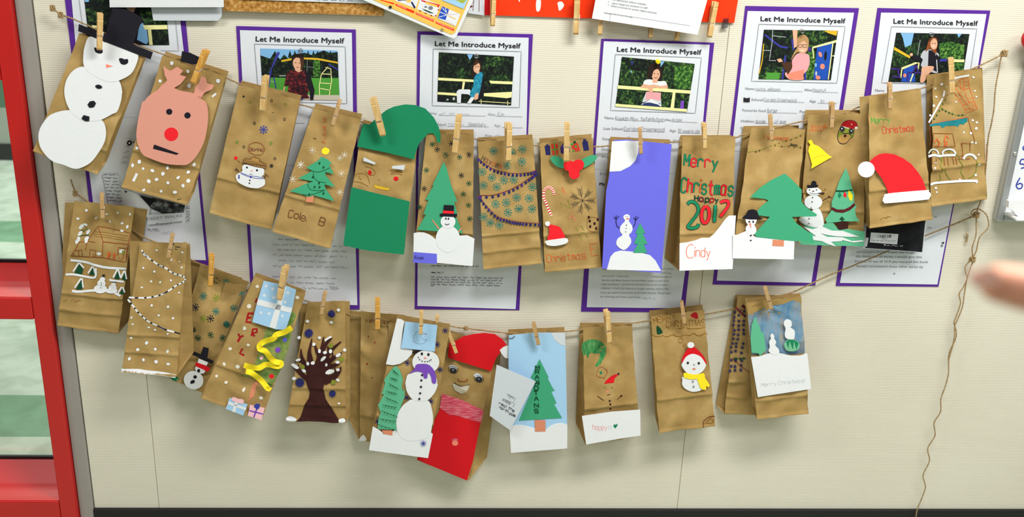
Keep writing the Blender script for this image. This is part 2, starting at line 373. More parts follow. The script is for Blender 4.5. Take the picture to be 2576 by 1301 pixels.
bb = box('baseboard_back', XL-.002, 2.6, -.008, .012, 0, BASE_Z, 'rubberblack', bevel=.003); tag(bb, 'black rubber skirting under the cream wall', kind='structure')
# floor: striped linoleum, runs on into the hall behind the window
m, n, l, b = nm('lino'); MATS['lino'] = m; b.inputs['Roughness'].default_value = .35
g = n.new('ShaderNodeNewGeometry'); sp = n.new('ShaderNodeSeparateXYZ'); l.new(g.outputs['Position'], sp.inputs[0])
r = n.new('ShaderNodeValToRGB'); r.color_ramp.interpolation = 'CONSTANT'; e = r.color_ramp.elements
YF = [PF(60, 1105).y, PF(60, 995).y, PF(40, 615).y, PF(40, 560).y]
mr = n.new('ShaderNodeMapRange'); mr.inputs['From Min'].default_value = 0; mr.inputs['From Max'].default_value = 8; l.new(sp.outputs['Y'], mr.inputs['Value'])
while len(e) < 5: e.new(.5)
for k, (p, c) in enumerate([(0, 'c9d2c0'), (YF[0]/8, '6f9a78'), (YF[1]/8, 'c6d0c2'), (YF[2]/8, '7ba384'), (YF[3]/8, 'c9d3c6')]): e[k].position = max(0, p); e[k].color = lin(c)
l.new(mr.outputs['Result'], r.inputs['Fac'])
t = n.new('ShaderNodeTexNoise'); t.inputs['Scale'].default_value = 9; t.inputs['Detail'].default_value = 6; t.inputs['Distortion'].default_value = 1.2; l.new(g.outputs['Position'], t.inputs['Vector'])
r2 = n.new('ShaderNodeValToRGB'); l.new(t.outputs['Fac'], r2.inputs['Fac']); r2.color_ramp.elements[0].position = .3; r2.color_ramp.elements[0].color = (.55, .6, .55, 1); r2.color_ramp.elements[1].position = .65; r2.color_ramp.elements[1].color = (1, 1, 1, 1)
mx = n.new('ShaderNodeMix'); mx.data_type = 'RGBA'; mx.blend_type = 'MULTIPLY'; mx.inputs['Factor'].default_value = .8
l.new(r.outputs['Color'], mx.inputs['A']); l.new(r2.outputs['Color'], mx.inputs['B']); l.new(mx.outputs['Result'], b.inputs['Base Color'])
tag(box('floor', -4.5, 4, -4.5, 8.5, -.05, 0, 'lino'), 'pale marbled linoleum floor with green stripes', kind='structure')
YW = PF(20, 402).y
smat('hallgreen', '5d7f66', .6); smat('hallgrey', 'a9b0a4', .6)
hz = (CAM+ray(15, 272)*((YW-CAM.y)/ray(15, 272).y)).z
hw = tag(empty('wall_far', (-2.5, YW, 0)), 'grey and green wall of the hall seen through the window', kind='structure')
box('dado', -6, 0, YW, YW+.1, .0, hz, 'hallgrey', hw); box('upper_paint', -6, 0, YW+.004, YW+.1, hz, 2.8, 'hallgreen', hw)
tag(box('baseboard_far', -6, 0, YW-.012, YW-.0005, 0, .09, 'rubberblack'), 'dark skirting of the far hall wall', kind='structure')
# grey return between window and wall
GX = P(110, 560).x
tag(box('trim_1', GX, XL-.0012, -.006, .09, 0, 2.8, 'trimgrey', bevel=.002), 'grey metal strip between red window frame and cream wall', kind='structure')
# red framed window
win = tag(empty('window_1', (GX, 0, 0)), 'red painted steel frame with glass panes at left', kind='structure')
SX = P(74, 645).x                            # inner edge of the stile
yf = -.02
box('stile', SX, GX-.001, yf, .13, 0, 2.8, 'redpaint', win, .003)
def zat(py, y): return P(60, py, -y).z
rails = [(zat(750, yf), zat(805, yf)), (zat(1262, yf), .0), (zat(-120, yf), zat(205, yf))]
LX = -2.6
for (a, c) in rails: box('rail', LX, SX-.0005, yf, .13, c, a, 'redpaint', win, .003)
# sloped sills above the two lower rails
for top_px, mid_px, led_px, zr in ((655, 708, 722, rails[0][0]), (1148, 1216, 1228, rails[1][0])):
    ys = [.10, .05, .04, yf+.004]; zs = [zat(top_px, .10), zat(mid_px, .05), zat(led_px, .04), zr+.001]
    if zs[3] < zr: zs[3] = zr
    prof = list(zip(ys, zs))+[(yf+.004, zr-.01), (.10, zr-.01)]
    v = [(x, y, q) for x in (LX, SX-.001) for y, q in prof]; k = len(prof)
    f = [(i, (i+1) % k, k+(i+1) % k, k+i) for i in range(k)]+[tuple(range(k))[::-1], tuple(k+i for i in range(k))]
    mk('sill', v, f, 'redpaint', win)
zt = [(zat(655, .10), rails[2][1]), (zat(1148, .10), rails[0][1])]
for a, c in zt:
    box('pane', LX, SX+.004, .101, .107, a-.02, c+.01, 'glass', win)
    box('gasket', LX, SX-.0005, .093, .1005, a-.003, a+.004, 'rubberblack', win)
    box('gasket', LX, SX-.0005, .093, .1005, c-.006, c+.001, 'rubberblack', win)
box('stile', LX-.08, LX-.001, yf, .075, 0, 2.8, 'redpaint', win, .003)
# ------------------------------------------------------------------ posters on the wall
def sheet(name, parent, q, d, mat, th=.0006, sag=0):
    sf = wallsurf(d); n_ = len(q); v = [sf.at(x, y) for x, y in q]; v += [a+Vector((0, th, 0)) for a in v]
    t_ = tess(q); f = [tuple(a) for a in t_]+[tuple(n_+i for i in reversed(a)) for a in t_]+[(i, (i+1) % n_, n_+(i+1) % n_, n_+i) for i in range(n_)]
    return mk(name, v, f, mat, parent)
def lerp(a, b, t): return (a[0]+(b[0]-a[0])*t, a[1]+(b[1]-a[1])*t)
def quad_in(q, u, v): return lerp(lerp(q[0], q[1], u), lerp(q[3], q[2], u), v)
def sub(q, u0, u1, v0, v1): return [quad_in(q, u0, v0), quad_in(q, u1, v0), quad_in(q, u1, v1), quad_in(q, u0, v1)]
def poster(label, q, pg1, pg2):
    o = empty('introduction_poster', P(*quad_in(q, .5, 1), 0)); tag(o, label, 'poster', 'introduction posters on the wall')
    sheet('backing_sheet', o, q, .0016, 'purple', .0012)
    a = sheet('page', o, pg1, .0032, 'paperwhite'); c = sheet('page', o, pg2, .0026, 'paperwhite')
    return o, a, c
def pushpin(x, y, mat, label, d=.004):
    c = P(x, y, d); prof = [(0, .0045), (.0012, .0046), (.0016, .0028), (.006, .0024), (.0072, .0042), (.0092, .0046), (.0098, .003), (.0099, .0001)]
    k = 14; v = [(c.x+r_*math.cos(2*math.pi*i/k), c.y-h_, c.z+r_*math.sin(2*math.pi*i/k)) for h_, r_ in prof for i in range(k)]
    f = [(j*k+i, j*k+(i+1) % k, (j+1)*k+(i+1) % k, (j+1)*k+i) for j in range(len(prof)-1) for i in range(k)]+[tuple(range(k))]
    o = empty('pushpin', c); mk('head', v, f, mat, o, smooth=True)
    v, f = tube([Vector((c.x, c.y-.001, c.z)), Vector((c.x, c.y+.0045, c.z))], .0005, 6); mk('needle', v, f, 'spring', o)
    tag(o, label, 'pushpin', 'pushpins in the posters')
# poster 1 (behind the tall black hat)
q = [(150, -110), (452, -104), (525, 669), (243, 664)]
o, p1, p2 = poster('purple-backed poster at far left half hidden behind the snowman and reindeer bags', q, [(172, -92), (437, -88), (482, 300), (206, 290)], [(205, 282), (482, 296), (518, 655), (252, 650)])
K = Ink(wallsurf(.0036), False)
K.poly(z('F8', '620,-60 1760,-60 1825,635 700,635'), 'foliagedark').poly(z('F8', '620,-30 700,-30 690,25 640,30'), 'skyblue')
K.poly(z('F8', '640,130 720,110 800,150 860,250 780,330 690,300'), 'foliage').poly(z('F8', '1400,180 1780,150 1800,350 1450,330'), 'foliage')
K.poly(z('F8', '1020,80 1200,40 1380,150 1470,300 1500,630 900,630 950,300'), 'black').poly(z('F8', '1210,105 1350,105 1330,165 1280,175'), 'skin')
K.poly(z('F8', '1400,360 1450,320 1510,430 1530,590 1500,625 1370,560'), 'skyblue').poly(z('F8', '1450,355 1795,352 1800,412 1480,418'), 'rail').poly(z('F8', '1520,418 1570,418 1592,632 1545,632'), 'rail')
K.poly(z('F8', '730,355 830,362 830,400 740,385'), 'rail')
K.lines(zl('F8', '545,-60 640,660|1910,270 1955,718 1700,712'), 1, 'grey'); K.done('photo', p1)
K = Ink(wallsurf(.0042), False)
K.poly(z('D1', '850,-10 1105,-10 1170,470 950,470'), 'paperwhite')
for i in range(9): yy = 8+i*50; K.scrib((258+i*1.6, 441+i*8.2), (297+i*1.6, 442.5+i*8.2), 3.6, 1.5, 'grey')
K.poly(z('D1', '1130,200 1400,300 1600,510 1560,700 1500,540 1170,470'), 'white')
K.poly(z('D1', '1420,305 2140,480 2120,590 1800,610 1600,520'), 'blackwhite').poly(z('D1', '1440,320 1700,385 1590,490'), 'black').poly(z('D1', '1195,245 1245,260 1210,283'), 'black')
K.poly(z('D1', '1550,620 2105,590 2110,720 1560,780'), 'paperwhite').type('ROBERT WALKE', z('D1', '1490,720')[0], z('D1', '2100,655')[0], 7.5, 'grey')
K.lines([z('D1', '1560,782 2110,722')], 1, 'pencil')
for i, yy in enumerate((490, 525, 575, 620, 665, 710)): K.scrib(z('D1', '2150,%d' % (yy+12))[0], z('D1', '2220,%d' % (yy+14))[0], 4, 1.5, 'grey')
K.scrib(z('D1', '1690,770')[0], z('D1', '1930,770')[0], 3, 1.3, 'grey').scrib(z('D1', '1545,860')[0], z('D1', '1720,860')[0], 4, 1.5, 'grey').scrib(z('D1', '1790,910')[0], z('D1', '1950,905')[0], 5, .9, 'pencil')
for i in range(4): K.scrib((313-i*3, 372+i*13), (330-i*3, 372+i*13), 5, 1.2, 'pencil')
K.ell(325.5, 360, 6.5, 'black').ell(325.5, 360, 2.6, 'white').ell(336, 358, 2, 'black'); K.done('book_report_print', p2)
# poster 2
q = z('F1', '68,75 1517,118')+[(904.5, 778), (633, 778)]
o, p1, p2 = poster('purple-backed introduction poster with photo of child in maroon shirt on grass', q, z('F1', '112,125 1470,157')+[(890, 420), (620, 412)], [(619, 405), (889, 412), (899, 768), (641, 760)])
K = Ink(wallsurf(.0036), False); K.type('Let Me Introduce Myself', z('F1', '303,262')[0], z('F1', '1375,285')[0], 13.6, 'ink', .012)
K.lines([z('F1', '288,292 1390,325 1410,1015 345,985 288,292')], 1.1, 'grey')
K.lines([z('F1', '1200,1125 1450,1130'), z('F1', '620,1250 900,1252')], 1, 'pencil'); K.done('heading', p1)
K = Ink(wallsurf(.0038), False)
K.poly(z('F1', '360,347 1297,373 1322,975 390,960'), 'skyblue').poly(z('F1', '362,430 480,470 530,390 600,480 650,420 700,470 760,420 900,400 1000,430 1050,400 1130,370 1200,400 1297,390 1310,720 380,700'), 'foliagedark')
K.poly(z('F1', '384,700 1310,705 1320,920 390,910'), 'grass').poly(z('F1', '390,905 1320,912 1322,975 392,962'), 'sand')
for xx in (540, 720, 780, 940, 1005, 1055, 1210): K.poly(z('F1', '%d,370 %d,455 %d,455' % (xx, xx+26, xx-26)), 'foliagedark')
K.poly(z('F1', '1000,480 1080,480 1090,690 1000,690'), 'foliagebright')
K.poly(z('F1', '565,390 592,390 595,410 500,600 462,850 455,850 470,640'), 'slide').st_(z('F1', '520,690 548,800 545,890'), 2.4, 'slide').st_(z('F1', '480,742 540,758'), 1.6, 'lightgrey')
K.poly(z('F1', '612,490 740,465 740,488 620,510'), 'railyellow').poly(z('F1', '870,455 1050,462 1300,510 1302,530 1050,485 880,478'), 'railyellow')
K.lines(zl('F1', '1180,570 1100,660 1075,800 1080,915|1150,575 1215,595 1225,740 1195,915|1110,655 1225,660|1085,765 1230,775|1085,830 1210,855'), 2, 'rail').lines(zl('F1', '930,480 925,625|930,570 1010,575'), 1.4, 'grey').lines(zl('F1', '1185,535 1300,605'), 3, 'slide').lines(zl('F1', '590,678 670,678'), 2, 'lightgrey')
K.poly(z('F1', '690,625 780,600 900,605 960,650 975,740 950,860 930,905 960,950 830,958 690,915 705,790 690,800 650,800 670,700'), 'tiedye')
K.poly(z('F1', '900,605 960,650 985,740 1018,850 1003,970 965,970 960,870 930,800'), 'black').poly(z('F1', '652,805 665,815 640,905 618,905'), 'skin').poly(z('F1', '690,880 800,930 790,955 685,915'), 'darkred')
K.poly(z('F1', '780,540 870,540 865,620 820,635 780,610'), 'skin').ell(*z('F1', '818,520')[0], 13.2, 'skin', 18, 0, 18).poly(z('F1', '750,470 770,425 830,415 880,440 888,500 870,480 800,455 758,490'), 'hair', True).poly(z('F1', '842,470 888,490 885,560 850,620 850,540'), 'hothair', True)
K.ell(*z('F1', '790,520')[0], 2, 'hair', 1).ell(*z('F1', '835,522')[0], 2, 'hair', 1).lines([z('F1', '800,575 830,575')], 1.3, 'wine').poly(z('F1', '810,950 890,945 870,968'), 'jeans'); K.done('photo', p1)
K = Ink(wallsurf(.003), False)
for i in range(10):
    yy = 604+i*13.4
    if i in (6,): continue
    K.scrib((685+(14 if i in (0, 2, 4) else 0), yy), (870+random.uniform(-30, 12), yy+5), 4.2, 1, 'pencil')
K.scrib((828, 724), (850, 726), 5, 1, 'pencil'); K.done('handwriting', p2)
# poster 3
q = z('F2', '90,42 1393,72')+[(1306.5, 780.7), (1043.4, 777.7)]
o, p1, p2 = poster('purple-backed introduction poster with photo of child in teal top sitting on rail', q, z('F2', '125,78 1345,112')+[(1322, 430), (1053, 425)], [(1052, 420), (1322, 428), (1297, 778), (1050, 770)])
K = Ink(wallsurf(.0036), False); K.type('Let Me Introduce Myself', z('F2', '285,205')[0], z('F2', '1252,232')[0], 13, 'ink', .012)
K.lines([z('F2', '268,238 1262,268 1240,900 258,878 268,238')], 1.1, 'grey')
K.type('Name', z('F2', '190,968')[0], z('F2', '308,978')[0], 6.6, 'pencil').lines(zl('F2', '328,985 860,995|975,995 1272,1003|430,1108 895,1116|1045,1122 1275,1127|955,1240 1290,1245'), .9, 'pencil')
K.type('Alias', z('F2', '880,988')[0], z('F2', '970,990')[0], 6.6, 'pencil').type('Last School', z('F2', '170,1098')[0], z('F2', '412,1102')[0], 6.6, 'pencil').type('Age', z('F2', '955,1112')[0], z('F2', '1027,1115')[0], 6.6, 'pencil').type('Pets', z('F2', '858,1228')[0], z('F2', '938,1230')[0], 6.6, 'pencil')
K.scrib(z('F2', '340,978')[0], z('F2', '700,986')[0], 6.5, .7, 'pencil').scrib(z('F2', '440,1102')[0], z('F2', '640,1106')[0], 6.5, .7, 'pencil').hand('Elementary', z('F2', '670,1106')[0], z('F2', '865,1110')[0], 9, .7, 'pencil')
K.hand('Em', z('F2', '1000,990')[0], z('F2', '1075,992')[0], 8, .7, 'pencil').scrib(z('F2', '960,1232')[0], z('F2', '1060,1234')[0], 7, .7, 'pencil').scrib(z('F2', '1180,1238')[0], z('F2', '1290,1240')[0], 6, .7, 'pencil'); K.done('heading', p1)
K = Ink(wallsurf(.0038), False); K.poly(z('F2', '332,275 1180,325 1147,875 315,832'), 'foliagedark').poly(z('F2', '650,300 715,302 705,330 680,365'), 'skyblue')
K.poly(z('F2', '500,460 620,450 640,570 540,580'), 'foliage').poly(z('F2', '940,540 1080,520 1130,600 900,600'), 'foliage').poly(z('F2', '870,320 1080,330 1060,430 850,440'), 'foliage')
K.poly(z('F2', '325,562 725,585 725,612 323,592'), 'rail').poly(z('F2', '900,597 1165,607 1163,638 915,628'), 'rail').poly(z('F2', '602,610 628,612 612,697 590,697'), 'rail').poly(z('F2', '320,725 540,738 540,768 318,752'), 'rail').poly(z('F2', '835,738 1158,722 1150,785 1100,795 840,770'), 'rail').lines(zl('F2', '780,828 1140,850|808,805 810,860|1108,822 1108,872'), 1.6, 'rail')
K.poly(z('F2', '320,780 360,770 400,830 318,830'), 'black').ell(*z('F2', '430,810')[0], 3, 'lightgrey', 2).ell(*z('F2', '500,800')[0], 3, 'lightgrey', 4)
K.poly(z('F2', '680,695 560,695 532,720 538,848 580,848 585,745 660,750 700,770 650,850 690,855 730,800'), 'paperwhite').poly(z('F2', '760,515 825,490 835,560 830,700 835,770 690,785 680,740 720,660 730,560'), 'tealprint').poly(z('F2', '830,530 845,640 838,770 780,830 760,850 800,700'), 'black')
K.poly(z('F2', '745,740 780,735 775,800 740,818 725,790'), 'skin').poly(z('F2', '725,375 770,350 810,390 820,480 840,560 815,500 750,520 700,570 705,480'), 'hair', True).ell(*z('F2', '760,450')[0], 8.5, 'skin', 13, 10).poly(z('F2', '745,500 790,490 790,505 765,520'), 'skin').poly(z('F2', '728,395 745,360 780,370 775,400 735,430'), 'hothair')
K.ell(*z('F2', '748,440')[0], 1.6, 'hair', 1).ell(*z('F2', '776,438')[0], 1.6, 'hair', 1).lines([z('F2', '755,468 768,474 782,465')], 1.4, 'white'); K.done('photo', p1)
K = Ink(wallsurf(.003), False)
K.scrib(z('G5', '1710,375')[0], z('G5', '2115,380')[0], 3, 1.2, 'grey').scrib(z('G5', '1710,432')[0], z('G5', '1815,434')[0], 3, 1.3, 'ink')
for i in range(4): K.scrib(z('G5', '1708,%d' % (470+i*21))[0], z('G5', '%d,%d' % (2325-i*3, 482+i*21))[0], 3, 1.1, 'grey')
K.scrib(z('G5', '1708,545')[0], z('G5', '1732,545')[0], 3, 1.1, 'grey'); K.done('printed_report', p2)
# poster 4
q = z('F3', '95,32 1288,75')+[(1722, 786), (1461.7, 784)]
o, p1, p2 = poster('purple-backed introduction poster with photo of child in white top leaning on yellow rail', q, z('F3', '122,58 1240,95')+[(1757, 440), (1495, 425)], [(1497, 420), (1757, 434), (1711, 776), (1476, 773)])
K = Ink(wallsurf(.0036), False); K.type('Let Me Introduce Myself', z('F3', '260,168')[0], z('F3', '1150,200')[0], 12.8, 'ink', .012)
K.lines([z('F3', '243,197 1152,232 1088,818 192,788 243,197')], 1.1, 'grey')
K.type('Name', z('F3', '130,876')[0], z('F3', '228,882')[0], 6.6, 'grey').hand('Kaelah May', z('F3', '245,888')[0], z('F3', '490,898')[0], 9.5, .9, 'pencil').hand('tefenkdjan', z('F3', '512,895')[0], z('F3', '770,903')[0], 10, .9, 'pencil').type('Alias', z('F3', '768,898')[0], z('F3', '838,900')[0], 6.2, 'grey').hand('KaM', z('F3', '850,905')[0], z('F3', '950,908')[0], 8.5, .9, 'pencil')
K.lines(zl('F3', '240,885 765,905|838,905 1112,915|330,1000 765,1015|900,1022 1140,1030|160,1290 300,1292'), .9, 'pencil').type('Last School', z('F3', '120,990')[0], z('F3', '322,995')[0], 6.8, 'grey').hand('Gordon Greenwood', z('F3', '338,1002')[0], z('F3', '768,1012')[0], 10.5, .9, 'pencil').type('Age', z('F3', '815,1012')[0], z('F3', '882,1014')[0], 6.8, 'grey').hand('10 years old', z('F3', '905,1020')[0], z('F3', '1138,1026')[0], 9, .9, 'pencil')
K.type('Favourite food', z('F3', '110,1100')[0], z('F3', '360,1108')[0], 6.8, 'grey').hand('Strawberrys', z('F3', '375,1110')[0], z('F3', '715,1122')[0], 11, .9, 'pencil').type('Pets', z('F3', '718,1122')[0], z('F3', '795,1124')[0], 6.8, 'grey').hand('a dog', z('F3', '808,1122')[0], z('F3', '925,1126')[0], 9, .9, 'pencil').type('Hobbies', z('F3', '103,1212')[0], z('F3', '240,1216')[0], 6.8, 'grey').type('What', z('F3', '98,1286')[0], z('F3', '184,1288')[0], 6.8, 'grey')
K.type('Friends', z('C3', '178,828')[0], z('C3', '400,836')[0], 6.8, 'grey'); K.done('heading', p1)
K = Ink(wallsurf(.0038), False); K.poly(z('F3', '313,223 1083,297 1000,803 245,738'), 'foliage').poly(z('F3', '300,250 700,260 760,300 740,420 420,360'), 'foliagedark').poly(z('F3', '720,268 760,270 745,300 720,330'), 'skyblue').poly(z('F3', '400,262 440,270 420,320'), 'jeans').ell(*z('F3', '412,380')[0], 2.2, 'skyblue')
K.poly(z('F3', '870,330 1060,310 1030,560 860,560'), 'foliagebright').poly(z('F3', '300,420 560,440 480,540 290,520'), 'foliage')
K.poly(z('F3', '570,590 720,600 730,745 515,730'), 'snowgrey').poly(z('F3', '570,590 725,602 722,690 640,670 560,680'), 'pinkshirt').poly(z('F3', '525,700 715,715 718,750 515,735'), 'jeans').poly(z('F3', '515,735 620,665 728,735 728,750 690,725 600,702 530,715'), 'white')
K.poly(z('F3', '600,320 660,295 715,320 740,400 735,490 700,480 640,470 590,475 580,440'), 'hair', True).poly(z('F3', '545,480 600,460 700,480 770,480 790,530 760,545 560,540'), 'white', True).poly(z('F3', '630,460 690,460 690,495 640,500'), 'skin').ell(*z('F3', '672,410')[0], 10.5, 'skin', 15, 8)
K.poly(z('F3', '620,330 690,300 700,340 650,370 625,440'), 'hair', True).ell(*z('F3', '655,398')[0], 1.8, 'hair', 1.1).ell(*z('F3', '694,404')[0], 1.8, 'hair', 1.1).lines([z('F3', '652,440 672,448 692,440')], 1.3, 'wine')
K.poly(z('F3', '270,523 1040,578 1032,612 266,558'), 'rail').poly(z('F3', '500,545 540,510 600,520 660,515 720,530 795,520 798,560 700,555 640,545 640,600 600,590 590,560'), 'skin').poly(z('F3', '850,598 878,600 862,765 825,760'), 'rail').poly(z('F3', '245,718 1000,773 998,803 243,745'), 'rail').poly(z('F3', '935,685 968,685 965,772 925,770'), 'violet'); K.done('photo', p1)
K = Ink(wallsurf(.003), False)
for s_, y0, x0, x1 in (('out of ten. I think this', 208, 270, 520), ('because in most of', 212, 735, 915), ('the Ivy and Bean books Ivy and Bean explore and they', 248, 268, 890), ('solve problems. I would recommend this book to other', 284, 264, 886), ('children. I think the lesson is to get outside, have a fun', 322, 262, 888), ('time, go explore and make some new friends. Thank you', 361, 260, 905), ('for listening and have a good day.', 398, 257, 635), ('but I have', 138, 825, 935), ('such is Ivy,', 178, 820, 920)):
    K.type(s_, z('G6', '%d,%d' % (x0, y0))[0], z('G6', '%d,%d' % (x1, y0+6))[0], 4.4, 'grey')
K.scrib(z('G6', '648,415')[0], z('G6', '775,416')[0], 4, .8, 'pencil').type('My', z('C3', '165,982')[0], z('C3', '245,985')[0], 7, 'ink', .01); K.done('printed_report', p2)
# poster 5
q = z('F4', '178,20 1305,42')+[(2050.9, 718.8), (1792.7, 716)]
o, p1, p2 = poster('purple-backed introduction poster with photo of child in pink top and glasses', q, z('F4', '200,70 1255,87')+[(2093, 390), (1840, 380)], [(1840, 375), (2093, 386), (2041, 712), (1803, 706)])
K = Ink(wallsurf(.0036), False); K.type('Let Me Introduce Myself', z('F4', '328,170')[0], z('F4', '1168,192')[0], 12.6, 'ink', .012)
K.lines([z('F4', '313,200 1168,222 1085,785 238,765 313,200')], 1.1, 'grey')
for s_, a, c in (('Name', '178,850', '268,852'), ('Alias', '760,862', '840,864'), ('School', '238,958', '350,962'), ('Age', '812,974', '878,976'), ('Favourite food', '150,1064', '378,1070'), ('Pets', '718,1078', '790,1080'), ('Hobbies', '136,1170', '264,1174'), ('What', '128,1240', '205,1242')):
    K.type(s_, z('F4', a)[0], z('F4', c)[0], 6.6, 'grey')
K.lines(zl('F4', '278,858 745,868|845,870 1100,878|360,965 765,975|895,980 1090,985|395,1075 692,1082|800,1085 1050,1088|275,1180 590,1185'), .9, 'pencil')
K.hand('neta williams', z('F4', '280,856')[0], z('F4', '530,860')[0], 7.5, .8, 'pencil').hand('Peanut', z('F4', '850,866')[0], z('F4', '985,870')[0], 8, .8, 'pencil').hand('Gordon Greenwood', z('F4', '362,964')[0], z('F4', '690,970')[0], 8.5, .8, 'pencil').hand('10', z('F4', '920,980')[0], z('F4', '965,981')[0], 7.5, .8, 'pencil').hand('Burger', z('F4', '398,1070')[0], z('F4', '505,1073')[0], 8.5, .8, 'pencil').hand('my cat', z('F4', '805,1083')[0], z('F4', '965,1085')[0], 8, .8, 'pencil').hand('doodle', z('F4', '280,1178')[0], z('F4', '385,1180')[0], 8.5, .8, 'pencil').hand('of mom', z('F4', '470,1180')[0], z('F4', '585,1183')[0], 8.5, .8, 'pencil')
for i in range(9): K.st_(z('F4', '160,%d 190,%d 222,%d' % (928+i*5, 938+i*4, 930+i*5)), 1.2, 'ink')
K.done('heading', p1)
K = Ink(wallsurf(.0038), False); K.poly(z('F4', '362,255 1095,265 1025,755 308,745'), 'foliagedark').poly(z('F4', '700,260 1000,262 980,400 860,430 690,420'), 'foliage').poly(z('F4', '325,625 560,630 560,750 308,745'), 'foliage').poly(z('F4', '390,680 520,682 510,748 380,746'), 'grass')
K.poly(z('F4', '800,430 860,440 880,560 850,750 770,750'), 'foliagebright')
K.lines(zl('F4', '370,305 440,360 520,420 600,435|640,350 655,460|575,510 545,745|765,620 775,750|560,640 640,650'), 4.6, 'slide').lines(zl('F4', '450,260 440,400 415,560 480,562|450,315 580,330|345,460 430,462'), 1.5, 'lightgrey').lines(zl('F4', '360,395 345,560 315,690'), 2.4, 'railyellow').poly(z('F4', '960,265 1090,266 1080,315 1000,290'), 'railyellow').ell(*z('F4', '810,450')[0], 6, 'darkpurple')
K.poly(z('F4', '890,425 1040,390 990,752 850,748'), 'board').poly(z('F4', '840,425 1085,355 1083,380 850,440'), 'rail').lines(zl('F4', '1045,390 1000,750|845,435 855,540|1040,515 1060,515'), 2.6, 'rail')
K.ell(*z('F4', '920,500')[0], 4.2, 'coral', 7, -20).ell(*z('F4', '942,620')[0], 6, 'coral', 7).ell(*z('F4', '898,730')[0], 6, 'coral', 5).ell(*z('F4', '972,515')[0], 3.6, 'black', 12, 5).ell(*z('F4', '880,690')[0], 2.6, 'lightgrey', 6).ell(*z('F4', '875,605')[0], 3, 'skyblue', 5)
K.poly(z('F4', '645,258 695,258 690,420 660,440'), 'skin').poly(z('F4', '640,560 700,490 800,500 815,580 790,660 750,700 750,750 620,748 570,690 640,630'), 'pinkshirt', True).poly(z('F4', '590,690 760,650 750,750 612,748'), 'coral').poly(z('F4', '560,580 640,570 640,640 600,700 560,640 530,580'), 'hothair').poly(z('F4', '488,548 530,540 550,570 510,580'), 'skin')
K.poly(z('F4', '700,330 760,305 805,350 800,440 780,480 740,490 690,480 640,540 625,560 660,480 690,430'), 'hairblond', True).ell(*z('F4', '745,425')[0], 12, 'skin', 16).poly(z('F4', '700,330 760,308 800,350 760,360 705,400'), 'hairblond').lines(zl('F4', '700,410 735,400 735,430 705,430 700,410|745,405 785,405 782,432 750,432 745,405'), 1.4, 'black').lines([z('F4', '722,458 745,464 765,455')], 1.4, 'white'); K.done('photo', p1)
# poster 6
q = z('F5', '205,55 1743,90')+[(2361, 721.4), (2102.7, 719.5)]
o, p1, p2 = poster('purple-backed introduction poster at far right with photo of red-haired child', q, z('F5', '252,118 1690,138')+[(2425, 380), (2175, 372)], [(2174, 366), (2424, 376), (2358, 716), (2113, 712)])
K = Ink(wallsurf(.0036), False); K.type('Let Me Introduce Myself', z('F5', '420,268')[0], z('F5', '1570,298')[0], 13, 'ink', .012)
K.lines([z('F5', '395,308 1560,338 1440,1100 260,1075 395,308')], 1.1, 'grey').type('Name', z('F5', '172,1192')[0], z('F5', '298,1196')[0], 6.6, 'grey').lines(zl('F5', '405,1210 700,1218'), .9, 'pencil'); K.done('heading', p1)
K = Ink(wallsurf(.0038), False); K.poly(z('F5', '460,392 1458,410 1350,1080 352,1062'), 'foliagedark').poly(z('F5', '520,395 700,398 650,620 580,600 550,470'), 'skyblue').poly(z('F5', '1290,408 1350,410 1310,460'), 'skyblue').poly(z('F5', '1040,540 1180,510 1390,560 1380,740 1230,760 1060,740'), 'foliagebright').poly(z('F5', '560,600 800,500 800,700 600,700'), 'foliage').poly(z('F5', '420,640 640,740 620,850 400,870'), 'foliage').poly(z('F5', '1250,790 1390,800 1370,910 1250,905'), 'foliagebright')
K.poly(z('F5', '435,585 655,715 640,742 425,625'), 'railyellow').poly(z('F5', '1200,752 1390,757 1385,795 1200,790'), 'rail')
K.poly(z('F5', '570,870 700,840 720,1064 525,1062'), 'board').poly(z('F5', '525,870 720,795 770,800 540,895'), 'rail').lines(zl('F5', '535,890 520,1010|770,800 755,890|690,950 650,1062'), 3, 'rail').lines(zl('F5', '390,885 520,890|620,935 800,940|620,940 610,1050|720,830 690,940|730,830 760,930|480,890 500,990|400,990 520,1000'), 4, 'darkpurple').ell(*z('F5', '575,975')[0], 4, 'coral', 5)
K.lines(zl('F5', '785,490 750,700'), 1.2, 'lightgrey').poly(z('F5', '1040,750 1150,745 1150,780 1050,790'), 'slide').poly(z('F5', '650,700 820,730 800,780 700,770'), 'black').ell(*z('F5', '665,690')[0], 4, 'skin')
K.poly(z('F5', '830,640 920,620 1000,660 1040,700 1020,900 1020,940 940,930 800,850 820,760 790,720'), 'lightgrey', True).poly(z('F5', '900,630 990,640 1000,860 890,870'), 'black').poly(z('F5', '1000,680 1060,740 1020,930 960,900'), 'black').poly(z('F5', '820,860 960,850 960,900 900,960 840,1060 785,1062 800,940'), 'skin', True).lines(zl('F5', '1010,760 1020,930'), 2, 'paperwhite')
K.poly(z('F5', '910,480 970,455 1015,480 1020,580 1000,640 1020,660 980,670 920,610 860,650 880,570'), 'hairred', True).ell(*z('F5', '972,545')[0], 9, 'skin', 14).ell(*z('F5', '955,535')[0], 1.6, 'hair', 1).ell(*z('F5', '990,538')[0], 1.6, 'hair', 1).lines([z('F5', '950,572 968,582 985,572')], 1.8, 'white'); K.done('photo', p1)
K = Ink(wallsurf(.003), False)
